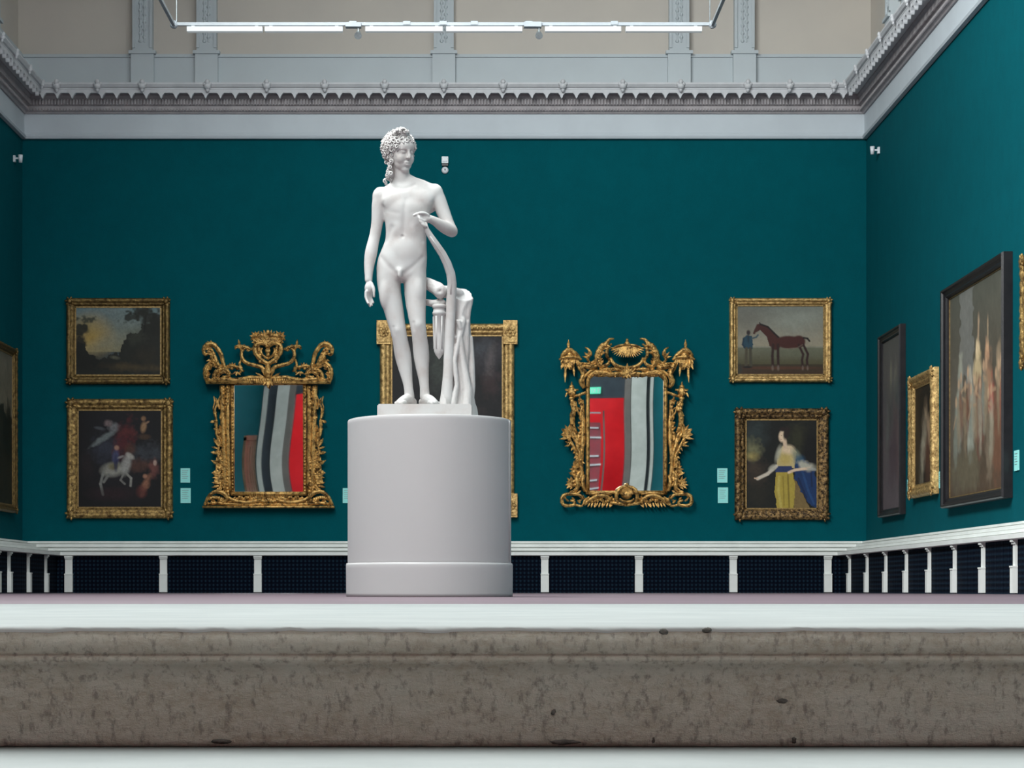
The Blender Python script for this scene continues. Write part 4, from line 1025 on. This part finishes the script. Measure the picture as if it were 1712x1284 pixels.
for k in range(10): o.blob(300 + k * 18, 1150 + 8 * math.sin(k * 1.3), 12, .09); o.leaf(305 + k * 17, 1165, 240 + 10 * (k % 3), 34, 16, .085)
o.flush('base_ornament', r2_)
# crest: pagoda ends
o.scroll([(95, 212), (130, 200), (165, 196), (210, 200), (245, 212)], 6, 7, .11, rm=14); o.scroll([(112, 205), (125, 175), (160, 150), (205, 175), (232, 205)], 12, 12, .10, rm=18)
o.leaf(158, 155, 90, 75, 24, .10); o.blob(165, 180, 32, .09, True, 24); o.spray(150, 215, 5, 235, 300, 70, 20, .1); o.leaf(140, 240, 268, 125, 22, .09); o.leaf(190, 240, 275, 85, 20, .09); o.leaf(118, 220, 262, 60, 18, .1)
o.scroll([(215, 215), (232, 260), (258, 310), (240, 360), (262, 400)], 15, 11, .08, rm=18); o.blob(175, 250, 28, .08, True, 32)
o.scroll([(240, 250), (280, 262), (330, 262), (365, 240)], 13, 11, .09, rm=15); o.scroll([(245, 235), (300, 240), (345, 210), (358, 180)], 8, 9, .08)
o.scroll([(300, 235), (285, 200), (305, 175), (292, 145), (270, 130)], 8, 4, .08, rm=12); o.spray(300, 200, 3, 100, 170, 50, 18, .08)
for k in range(10): o.leaf(120 + k * 11, 205, 265 + o.r.uniform(-15, 15), o.r.uniform(30, 60), 18, .11); o.blob(115 + k * 12, 200, 8, .12)
o.frond([(225, 225), (242, 262), (262, 300)], 10, 10, .1, 28, 16, 13, 1, 2); o.frond([(255, 255), (300, 255), (350, 235)], 9, 9, .1, 26, 14, 12, 1, 2)
o.flush('side_crest', r2_, True)
o.scroll([(385, 268), (352, 235), (350, 180), (375, 135), (410, 105), (430, 80), (462, 74)], 12, 5, .11, rm=20); o.scroll([(400, 105), (380, 112), (360, 128)], 8, 4, .12)
o.scroll([(430, 215), (412, 180), (420, 135), (445, 108)], 9, 6, .11, rm=13); o.scroll([(375, 262), (420, 245), (432, 215)], 12, 8, .1)
o.scroll([(365, 275), (430, 285), (480, 275), (520, 290)], 10, 10, .10)
o.scroll([(440, 200), (455, 235), (490, 258), (548, 268)], 9, 10, .11, rm=13)
for k in range(9):      # shell ribs
    a = 8 + k * 10.3; o.leaf(548 - 12 * math.cos(math.radians(a)), 126, 180 + a if False else 180 + a * .9, 108 - 4.2 * k, 19, .14)
o.scroll([(445, 150), (480, 126), (548, 112)], 7, 8, .14); o.leaf(548, 125, 270, 75, 22, .14, False)
o.blob(548, 108, 18, .14, False, 18); o.blob(548, 85, 10, .14, False, 12)
o.spray(548, 320, 5, 92, 160, 64, 22, .13); o.leaf(548, 300, 90, 62, 26, .14, False); o.blob(548, 300, 24, .11, False, 24); o.spray(548, 300, 3, 200, 265, 40, 20, .12)
o.frond([(378, 262), (360, 220), (362, 175), (385, 135), (415, 105)], 12, 9, .12, 34, 18, 16, -1, 2)
o.frond([(385, 280), (440, 276), (500, 282)], 9, 9, .11, 22, 14, 10, 1, 2)
o.frond([(290, 345), (330, 310), (400, 303), (500, 312)], 9, 10, .1, 20, 14, 10, 0, 2)
o.flush('crest', r2_)

# ------------------------------------------------------------ pedestal
DS = 12.6; SS = DS / F
pcx, pcy = (718 - VX) * SS, DS; pr = 136.5 * SS; ptop = H + (VY - 703) * SS
pd = thing('pedestal', (pcx, pcy, 0), 'pale grey-pink painted drum pedestal under the marble statue', 'pedestal')
zb_ = H + (VY - 942) * SS
MB().lathe([(pr, zb_ - .01), (pr, zb_ + .01), (pr, .8), (pr, ptop - .03), (pr, ptop - .012), (pr - .003, ptop - .003), (pr - .012, ptop), (0.02, ptop)], (0, 0, 0), 160).build('drum', 'pedestal', pd, False)
MB().lathe([(pr + .009, 0), (pr + .009, .02), (pr + .010, zb_ - .03), (pr + .010, zb_ - .012), (pr + .007, zb_), (pr - .02, zb_ + .002)], (0, 0, 0), 160).build('base_band', 'pedestal', pd, False)
b = MB(); a = math.radians(-14)
b.box(-.0035, .0035, -.0035, .0035, zb_ + .01, ptop - .01); b.xf(lambda q: Vector((q.x + (pr + .001) * math.cos(a), q.y + (pr + .001) * math.sin(a), q.z)))
b.build('seam_strip', 'pedestal', pd)
for o_ in pd.children:
    for pl in o_.data.polygons: pl.use_smooth = len(pl.vertices) == 4 and abs(pl.normal.z) < .3

# ------------------------------------------------------------ statue
def q2(px, py, dy=0): return Vector(((px - 712) * SS, dy * SS, (676 - py) * SS))       # local, plinth top = 0
PLT = .075
st = thing('marble_statue', ((712 - VX) * SS, DS - .02, ptop), 'white marble statue of a standing nude youth beside a tree stump', 'statue')
b = MB(); x0, x1 = (633 - 712) * SS * .985, (789.5 - 712) * SS * .985
b.box(x0, x1, -.25, .25, 0, PLT - .008); b.box(x0 + .006, x1 - .006, -.244, .244, PLT - .008, PLT)
b.build('plinth', 'marble', st)

def remesh(mb, voxel, smooth, fac=.5):
    me = bpy.data.meshes.new('tmp'); me.from_pydata(mb.v, [], mb.f); me.update()
    o = bpy.data.objects.new('tmp', me); COL.objects.link(o)
    m = o.modifiers.new('r', 'REMESH'); m.mode = 'VOXEL'; m.voxel_size = voxel; m.use_smooth_shade = True
    s = o.modifiers.new('s', 'SMOOTH'); s.factor = fac; s.iterations = smooth
    dg = bpy.context.evaluated_depsgraph_get(); ev = o.evaluated_get(dg)
    out = bpy.data.meshes.new_from_object(ev); bpy.data.objects.remove(o); bpy.data.meshes.remove(me)
    return out
def sculpt(me, brushes):
    """brush: (a, b, radius, depth) pushes inward along the normal near segment a-b"""
    n = len(me.vertices); co = np.empty(n * 3); me.vertices.foreach_get('co', co); co = co.reshape(-1, 3)
    no = np.empty(n * 3); me.vertices.foreach_get('normal', no); no = no.reshape(-1, 3)
    for a, b, r, d in brushes:
        a = np.array(a); b = np.array(b); ab = b - a; t = np.clip(((co - a) @ ab) / (ab @ ab + 1e-12), 0, 1)
        dist = np.linalg.norm(co - (a + t[:, None] * ab), axis=1); wgt = np.exp(-(dist / r) ** 2 * 2)
        co = co - no * (wgt * d)[:, None]
    me.vertices.foreach_set('co', co.ravel()); me.update()
def place(me, name, mat, parent, off=(0, 0, 0)):
    me.name = name; me.materials.clear(); me.materials.append(M[mat]); o = bpy.data.objects.new(name, me); COL.objects.link(o); o.parent = parent; o.location = off
    me.polygons.foreach_set('use_smooth', [True] * len(me.polygons)); return o

B = MB()
def limb(pts, n=16, flat=1.0):   # pts: (px,py,dy,r px)
    P_ = []; R = []
    for i in range(len(pts) - 1):
        for k in range(4):
            t = k / 4; a, b = pts[i], pts[i + 1]
            P_.append(q2(*[a[j] + (b[j] - a[j]) * t for j in range(3)])); R.append((a[3] + (b[3] - a[3]) * t) * SS)
    P_.append(q2(*pts[-1][:3])); R.append(pts[-1][3] * SS)
    # smooth radii and path
    for _ in range(3):
        P_ = [P_[0]] + [(P_[i - 1] + P_[i] * 2 + P_[i + 1]) / 4 for i in range(1, len(P_) - 1)] + [P_[-1]]
        R = [R[0]] + [(R[i - 1] + R[i] * 2 + R[i + 1]) / 4 for i in range(1, len(R) - 1)] + [R[-1]]
    B.tube(P_, R, n, flat, (0, 1, 0)); B.ell(P_[0], R[0], 14, 10); B.ell(P_[-1], R[-1], 14, 10)
def be(px, py, dy, rx, rz_, ry, R=None): B.ell(q2(px, py, dy), (rx * SS, ry * SS, rz_ * SS), 18, 12, R)
# torso loft
T = [(289, 674, 14, 12, 4, 2), (293, 677, 19, 12, 5, 2), (297, 682, 27, 13, 5, 2), (303, 686.5, 36, 14, 5, 2), (310, 686, 45, 16, 4, 2.1), (316, 684, 50, 18, 3, 2.2), (322, 684, 51, 19, 2, 2.2), (331, 682, 46, 21, 1, 2.3), (342, 682, 42, 23, 0, 2.3), (355, 681, 38.5, 23, 0, 2.3),
     (370, 680, 35.5, 21, 0, 2.3), (385, 679.5, 34, 19, 0, 2.3), (398, 679, 34.5, 18.5, 0, 2.3), (412, 676.5, 37.5, 20, 1, 2.3), (427, 673.5, 41, 22, 2, 2.3), (442, 671.5, 42, 24, 4, 2.3), (455, 671, 41, 24, 5, 2.2), (466, 671, 36, 20, 6, 2.1)]
v = []; f = []; n = 36
for py, cx, rx, ry, dy, e in T:
    for j in range(n):
        a = 2 * PI * j / n; ca, sa_ = math.cos(a), math.sin(a)
        x = rx * abs(ca) ** (2 / e) * (1 if ca > 0 else -1); y = ry * abs(sa_) ** (2 / e) * (1 if sa_ > 0 else -1)
        v.append(q2(cx + x, py, dy + y))
for i in range(len(T) - 1):
    for j in range(n):
        a = i * n + j; b_ = i * n + (j + 1) % n; f.append((a, a + n, b_ + n, b_))
f.append(tuple(range(n))); f.append(tuple((len(T) - 1) * n + j for j in range(n - 1, -1, -1)))
B.add(v, f)
be(662, 335, -11, 23, 18, 9.5); be(703, 333, -11, 23, 18, 9.5); be(682, 330, -12, 30, 16, 8)                       # chest
be(677, 418, -10, 26, 32, 12); be(668, 376, -11, 14, 28, 9.5); be(690, 376, -11, 14, 28, 9.5)    # belly
be(652, 452, 20, 22, 24, 20); be(692, 452, 20, 21, 24, 20)                       # seat
be(646, 330, 14, 22, 24, 12); be(716, 328, 14, 20, 24, 12)                       # shoulder blades
# neck
limb([(674, 312, 6, 16), (674, 300, 4, 13.5), (672, 286, 1, 13), (670, 270, 0, 13)])
# statue's right arm, hanging (viewer's left)
limb([(640, 322, 3, 12), (634, 334, 2, 12.5), (632.5, 352, 2, 11), (631, 372, 2, 10), (627, 392, 2, 9.5), (624, 404, 0, 10), (621, 420, -2, 11), (618.5, 436, -5, 9.6), (617.5, 452, -9, 7.8), (617.5, 466, -12, 6.4)])
be(637, 325, 3, 14.5, 17, 14)
be(618, 480, -14, 6.8, 11, 8.6, rotm(0, 0, .5))
for k, (dx, dy, L) in enumerate([(-5.5, -7, 20), (-2, -3, 24), (1.5, 1, 22), (4.5, 5, 17)]):
    ax_, ay, az_ = 618 + dx * .75, 487, -14 + dy
    limb([(ax_, ay, az_, 2.9), (ax_ - .5, ay + L * .4, az_ - 1, 2.7), (ax_ + 1.5, ay + L * .75, az_ - 3.5, 2.4), (ax_ + 4, ay + L, az_ - 8, 2.1)], 8)
limb([(622, 473, -18, 3.6), (626, 481, -22, 3.2), (627.5, 489, -24, 2.7), (627, 495, -24, 2.3)], 8)
# statue's left arm, bent across (viewer's right)
limb([(722, 316, 3, 13), (731, 325, 3, 13.5), (737, 340, 3, 12.5), (744, 358, 2, 11.5), (750, 372, 0, 10.5), (755, 383, -3, 10.5)])
be(727, 320, 3, 15, 17, 15)
limb([(756, 384, -4, 10.5), (747, 381, -14, 11), (738, 377, -22, 10), (729, 372, -30, 8), (721, 369, -35, 6.8)])
be(711, 368.5, -38, 11.5, 8.5, 7.5, rotm(0, math.radians(8), 0))
limb([(706, 363, -42, 3.2), (699, 362, -45, 2.9), (694, 364.5, -45, 2.5)], 8)                                       # forefinger
for k, (x, y) in enumerate([(703, 367), (704.5, 372), (707.5, 376.5)]):
    limb([(x + 4, y - 3, -43, 3.2), (x - 2, y, -47, 3.0), (x + 1, y + 5, -49, 2.8), (x + 6, y + 7, -46, 2.5)], 8)
limb([(716, 364, -41, 3.8), (710, 361, -46, 3.3), (703, 361.5, -48, 2.7)], 8)                                         # thumb
# legs
limb([(651, 446, 4, 21), (650, 462, 3, 20.5), (652, 484, 2, 19), (658, 510, 0, 17), (663, 534, -2, 15), (667, 552, -4, 13.4), (670, 566, -1, 13), (673, 584, 4, 14.4), (676, 600, 5, 13.5), (679, 617, 4, 11.3), (682, 634, 3, 8.6), (684, 648, 2, 8), (685, 660, 3, 8.5)])
limb([(693, 446, 4, 20), (694, 462, 3, 19.5), (694.5, 484, 1, 18.8), (696, 510, -3, 17), (698, 530, -7, 14.5), (700, 545, -9, 13.2), (702, 560, -6, 12.8), (704, 578, 0, 14), (705, 594, 2, 13.4), (706.5, 612, 2, 11.2), (709, 632, 2, 8.6), (710, 646, 2, 8), (710.5, 658, 3, 8.5)])
be(666, 549, -10, 9, 11, 8.5); be(700, 541, -15, 9, 11, 8.5)                            # knee caps
be(646, 486, -7, 12, 30, 12); be(699, 486, -8, 12, 30, 12)
# feet
def foot(hx, hy, tx_, ty, sg):
    hx, tx_ = float(hx), float(tx_)
    L = [(hx, 667, hy, 8.2), (hx + (tx_ - hx) * .3, 662, hy + (ty - hy) * .3, 9), (hx + (tx_ - hx) * .62, 668, hy + (ty - hy) * .62, 7.8), (hx + (tx_ - hx) * .82, 671.5, hy + (ty - hy) * .82, 6)]
    limb(L, 12)
    d = Vector((tx_ - hx, ty - hy)).normalized(); nrm = Vector((-d.y, d.x))
    be(hx + (tx_ - hx) * .72, 671.5, hy + (ty - hy) * .72, 9.5, 4.5, 10)
    for k in range(5):
        o = (k - 2) * 4.2 * sg; ln = .97 - .05 * k; r = 3.6 if k == 0 else 2.5
        a = Vector((hx, hy)) + (Vector((tx_, ty)) - Vector((hx, hy))) * .76 + nrm * o
        e = Vector((hx, hy)) + (Vector((tx_, ty)) - Vector((hx, hy))) * ln + nrm * o
        limb([(a.x, 671, a.y, r), ((a.x + e.x) / 2, 671, (a.y + e.y) / 2, r), (e.x, 673, e.y, r * .9)], 8)
foot(689, 13, 665, -42, -1)
foot(708, 13, 732, -40, 1)
# modest front
be(669, 452, -19, 7, 6, 5); be(669.5, 460, -21, 4.2, 5.5, 4.2); be(669, 456, -23, 2.6, 6.5, 2.8)
# head: local px frame, face to -y, then turned to the viewer's right and tipped down
HR = Matrix.Rotation(math.radians(36), 3, 'Z') @ Matrix.Rotation(math.radians(9), 3, 'X') @ Matrix.Rotation(math.radians(-4), 3, 'Y'); HCn = (670.5, 257.5, -2)
def hp(x, y, z): p = HR @ Vector((x, y, z)); return q2(HCn[0] + p.x, HCn[1] - p.z, HCn[2] + p.y)
def he(x, y, z, rx, ry, rz_): B.ell(hp(x, y, z), (rx * SS, ry * SS, rz_ * SS), 16, 12, HR)
def hcp(a, b, ra, rb): B.caps(hp(*a), hp(*b), ra * SS, rb * SS, 10)
he(0, 5, 11, 22, 26, 25); he(0, -6, 0, 18, 17, 24); he(0, -7, -13, 15.5, 14.5, 14); he(0, -14.5, -22.5, 8, 7, 6.5)
he(0, -14.5, 14, 15.5, 10, 12)
hcp((0, -22.3, 9), (0, -26.8, -3.5), 2.3, 2.7); he(-2.3, -24.2, -4, 2.2, 2.4, 1.9); he(2.3, -24.2, -4, 2.2, 2.4, 1.9)
hcp((-11, -19.5, 10.6), (-3, -22, 9.6), 2.2, 2.4); hcp((11, -19.5, 10.6), (3, -22, 9.6), 2.2, 2.4)
he(-8.5, -14, -5, 8, 7.5, 10); he(8.5, -14, -5, 8, 7.5, 10)
he(-7.5, -19, 5.6, 4.2, 3.4, 2.8); he(7.5, -19, 5.6, 4.2, 3.4, 2.8)
hcp((-4.2, -22.3, -11.3), (4.2, -22.3, -11.3), 1.7, 1.7); hcp((-3.4, -22.2, -14.6), (3.4, -22.2, -14.6), 2.1, 2.1); he(0, -23.1, -11, 2.6, 2, 1.6)
he(-19, 2, -4, 3, 6, 8); he(19, 2, -4, 3, 6, 8)
body = remesh(B, .0042, 3, .5)
def soften(me, iters):
    n = len(me.vertices); co = np.empty(n * 3); me.vertices.foreach_get('co', co); co = co.reshape(-1, 3)
    e = np.empty(len(me.edges) * 2, np.int64); me.edges.foreach_get('vertices', e); e = e.reshape(-1, 2)
    py = 676 - co[:, 2] / SS; px = 712 + co[:, 0] / SS
    wgt = np.clip((py - 290) / 18, 0, 1) * np.clip((655 - py) / 10, 0, 1)
    wgt *= np.where(px < 629, np.clip((468 - py) / 10, 0, 1), 1)
    hand = (px > 688) & (px < 722) & (py > 355) & (py < 392) & (co[:, 1] / SS < -30); wgt[hand] = 0
    wgt = np.maximum(wgt, np.where(py < 292, .10, 0))
    deg = np.bincount(e.ravel(), minlength=n).astype(float)
    for _ in range(iters):
        acc = np.stack([np.bincount(e[:, 0], co[e[:, 1], k], n) + np.bincount(e[:, 1], co[e[:, 0], k], n) for k in range(3)], 1) / deg[:, None]
        co = co + (acc - co) * (wgt * .6)[:, None]
    me.vertices.foreach_set('co', co.ravel()); me.update()
soften(body, 26)
def br(a, b, r, d): return (tuple(q2(*a)), tuple(q2(*b)), r * SS, d * SS)
sculpt(body, [br((674, 394, -20), (674, 395, -20), 3.0, 3.2),                          # navel
    br((679, 335, -24), (676, 388, -21), 6, 1.3), br((643, 352, -18), (668, 357, -25), 5.5, .8), br((690, 356, -25), (720, 350, -18), 5.5, .8),
    br((656, 380, -17), (646, 400, -12), 7, 1.4), br((699, 380, -17), (709, 400, -12), 7, 1.4),
    br((638, 428, -10), (662, 456, -20), 6.5, 1.5), br((707, 428, -10), (679, 456, -20), 6.5, 1.5),
    br((671, 466, -12), (681, 520, -6), 4, 1.6), br((657, 310, -10), (674, 315, -14), 5, 1.2), br((694, 308, -10), (680, 314, -14), 5, 1.2),
    br((644, 338, -12), (644, 352, -6), 5, 1.3), br((722, 338, -12), (724, 350, -6), 5, 1.3),
    br((659, 545, -15), (659, 556, -15), 4, 1.0), br((692, 538, -20), (692, 549, -20), 4, 1.0)])
def hb(a, b, r, d): return (tuple(hp(*a)), tuple(hp(*b)), r * SS, d * SS)
sculpt(body, [hb((-9, -20.5, 8.4), (-5, -22, 8.2), 2.2, 1.4), hb((9, -20.5, 8.4), (5, -22, 8.2), 2.2, 1.4), hb((-3.6, -21.5, 6.5), (-3.6, -21.5, 3.5), 2.2, 1.6), hb((3.6, -21.5, 6.5), (3.6, -21.5, 3.5), 2.2, 1.6),
    hb((-4.2, -23.6, -13), (4.2, -23.6, -13), 1.2, 1.2), hb((-9, -20, 2.4), (-5, -21, 2.2), 1.8, .9), hb((9, -20, 2.4), (5, -21, 2.2), 1.8, .9), hb((0, -21.5, -18.6), (0, -21.5, -18.8), 3.0, 1.2)])
bo = place(body, 'body', 'marble', st, (0, -.03, PLT))
# hair: cap, fringe of curls, top knot and locks at the nape
Hm = MB()
Hm.ell(hp(0, 8, 13), (23.5 * SS, 26.5 * SS, 25 * SS), 18, 12, HR)
rr = random.Random(11)
def curl(c, r, nrm):
    nrm = Vector(nrm).normalized(); u = nrm.orthogonal().normalized(); w_ = nrm.cross(u); pts = []; R = []; ph = rr.random() * 6; sg = rr.choice((-1, 1))
    for k in range(13):
        t = k / 12; a = ph + sg * t * 8.5; q = r * (1 - .75 * t)
        pts.append(Vector(c) + (u * math.cos(a) + w_ * math.sin(a)) * q + nrm * t * r * .7); R.append(r * .36 * (1 - .35 * t))
    Hm.tube(pts, R, 6)
cnt = 0
for k in range(230):
    z = 1 - 2 * (k + .5) / 230; a = k * 2.39996; s_q = math.sqrt(1 - z * z)
    x, y = s_q * math.cos(a), s_q * math.sin(a)
    if y < -.25 and z < .24 - (.0 if abs(x) < .6 else .25): continue
    if z < -.72: continue
    if y < 0 and z < -.1 and abs(x) < .9: continue
    p = (x * 24.8, 8 + y * 28.5, 12 + z * 26.8); c = hp(*p)
    curl(c, rr.uniform(4.2, 6.0) * SS, HR @ Vector((x, y, z)) * 1.0)
for k in range(13):     # fringe roll round the brow
    t = k / 12 * 2 - 1; c = hp(t * 21, -19 + 15 * t * t, 18 - 11 * t * t); curl(c, rr.uniform(3.4, 4.4) * SS, HR @ Vector((t * .7, -1, .1)))
for k in range(16):     # locks (fewer on the turned side)
    break
for k in [q_ for q_ in range(16) if q_ % 2 or q_ < 5]:     # locks beside the cheeks
    sg = -1 if k % 2 else 1; q = k // 2; c = hp(sg * (21 + rr.uniform(-1.5, 2.0)), -4 + rr.uniform(-3, 12), 6 - q * 5.4 + rr.uniform(-1, 1)); curl(c, rr.uniform(3.2, 4.6) * SS, HR @ Vector((sg, -.6, 0)))
for k in range(30):     # top knot
    a = k * 2.4; q = rr.uniform(0, 14); c = hp(-6 + math.cos(a) * q, -8 + math.sin(a) * q, 38.5 + rr.uniform(0, 7) - q * .35); curl(c, rr.uniform(3.0, 4.6) * SS, HR @ Vector((math.cos(a) * .5, math.sin(a) * .5, 1)))
Hm.ell(hp(-2, -8, 35), (10 * SS, 9 * SS, 8 * SS), 10, 8, HR)
for k in range(12):     # nape locks reaching the shoulder
    c = q2(650 + rr.uniform(-3.5, 4) - (k > 9) * 4, 268 + k * 3.3, -6 + rr.uniform(-4, 8)); curl(c, rr.uniform(3.2, 4.8) * SS, (-.6, -1, 0))
Hm.ell(q2(655, 282, 4), (7 * SS, 10 * SS, 16 * SS), 10, 8)
hm = Hm.build('hair', 'marble_rough', bo, True)

# tree stump
S_ = MB(); v = []; f = []; n = 40
TR = [(690, 763, 33, 30), (676, 763, 32, 29), (668, 763.5, 29, 26), (655, 764, 27.5, 24), (630, 765.5, 26.5, 23), (605, 767, 24.5, 22), (580, 768, 22.5, 21), (560, 768, 21, 20), (540, 767.5, 19.5, 19), (515, 770, 18, 18), (499, 773.5, 16.5, 17), (486, 774.5, 16, 17)]
for i, (py, cx, rx, ry) in enumerate(TR):
    for j in range(n):
        a = 2 * PI * j / n
        k = 1 + .07 * math.sin(3 * a + py * .02) + .06 * math.sin(7 * a + py * .035) + .09 * noise.noise(Vector((math.cos(a) * 2.2, math.sin(a) * 2.2, py * .04)))
        tilt = (3 * math.cos(a) - 13 * math.sin(a)) * max(0, i - len(TR) + 3) / 2
        v.append(q2(cx + rx * k * math.cos(a), py + tilt, 16 + ry * k * math.sin(a)))
for i in range(len(TR) - 1):
    for j in range(n): f.append((i * n + j, i * n + (j + 1) % n, (i + 1) * n + (j + 1) % n, (i + 1) * n + j))
f.append(tuple(range(n - 1, -1, -1))); f.append(tuple((len(TR) - 1) * n + j for j in range(n)))
S_.add(v, f)
def sl(pts, n_=12):
    P_ = [q2(*p_[:3]) for p_ in pts]; S_.tube(P_, [p_[3] * SS for p_ in pts], n_); S_.ell(P_[0], pts[0][3] * SS); S_.ell(P_[-1], pts[-1][3] * SS)
sl([(775, 530, 0, 5), (768, 560, -4, 6), (774, 600, -5, 6), (782, 650, -8, 8), (780, 676, -10, 9)])
sl([(752, 520, -2, 6), (754, 580, -6, 7), (748, 640, -10, 8), (744, 676, -14, 10)])
sl([(786, 560, 10, 5), (788, 600, 8, 6), (789, 640, 6, 6), (784, 676, 4, 8)]); sl([(772, 536, -4, 3), (766, 532, -8, 4), (770, 545, -6, 4)])
sl([(768, 560, -8, 3), (760, 600, -12, 4), (764, 640, -14, 4), (758, 672, -16, 6)])
# side stub joining the thigh
sl([(700, 462, 22, 9), (716, 468, 18, 10), (732, 478, 8, 12), (736, 484, -4, 11.5)]); sl([(736, 484, 4, 11), (752, 482, 12, 10), (766, 486, 16, 10)])
sl([(706, 498, 16, 5), (722, 502, 8, 6), (740, 502, 2, 6)])
sm = remesh(S_, .0052, 2, .5)
sculpt(sm, [br((736, 485, -17), (736, 485, -17.5), 6, 4.5), br((760, 540, -18), (756, 660, -26), 3, 3), br((772, 545, -14), (776, 670, -20), 3, 2.6), br((775, 520, -6), (782, 530, 0), 4, 2)])
place(sm, 'tree_stump', 'marble_rough', st, (0, -.03, PLT))
# quiver hanging on the stump
Q_ = MB(); pf = [(9, 506), (11.2, 507), (11.2, 512), (9.6, 513), (10, 518), (11, 519), (11, 523), (9.7, 524), (9.4, 560), (9.0, 578), (8.6, 584), (6, 590), (2, 595), (.5, 597)]
v = [(r * SS, -(p_ - 676) * SS) for r, p_ in pf]
Q_.lathe(v, (0, 0, 0), 24); q0 = q2(734.5, 676, -8); Q_.xf(lambda p_: p_ + Vector((q0.x, q0.y, 0)))
for k in range(6):
    a = k * PI / 3; Q_.tube([Vector((q0.x + 9 * SS * math.cos(a), q0.y + 9 * SS * math.sin(a), (676 - 526) * SS)), Vector((q0.x + 8.4 * SS * math.cos(a), q0.y + 8.4 * SS * math.sin(a), (676 - 580) * SS))], 1.6 * SS, 6)
Q_.build('quiver', 'marble', st, True).location = (0, -.03, PLT)
# bow held in the hand, resting on the stump
Bw = MB(); pts = [(711, 376, -44, 3.5), (714, 387, -42, 4.5), (721, 398, -38, 5.2), (730, 411, -34, 6), (740, 425, -28, 6.5), (748, 440, -22, 7), (754, 456, -16, 7.4), (756, 472, -12, 7.6), (755, 490, -8, 8), (753, 520, -7, 8.5), (751, 560, -9, 8.5), (750, 610, -12, 8.5), (748, 660, -15, 9), (748, 676, -16, 9)]
Bw.tube([q2(*p_[:3]) for p_ in pts], [p_[3] * SS for p_ in pts], 12, .8)
Bw.tube([q2(p_[0] - 1, p_[1], p_[2] - p_[3] * .7) for p_ in pts[2:9]], [1.6 * SS] * 7, 6)
Bw.build('bow', 'marble', st, True).location = (0, -.03, PLT)
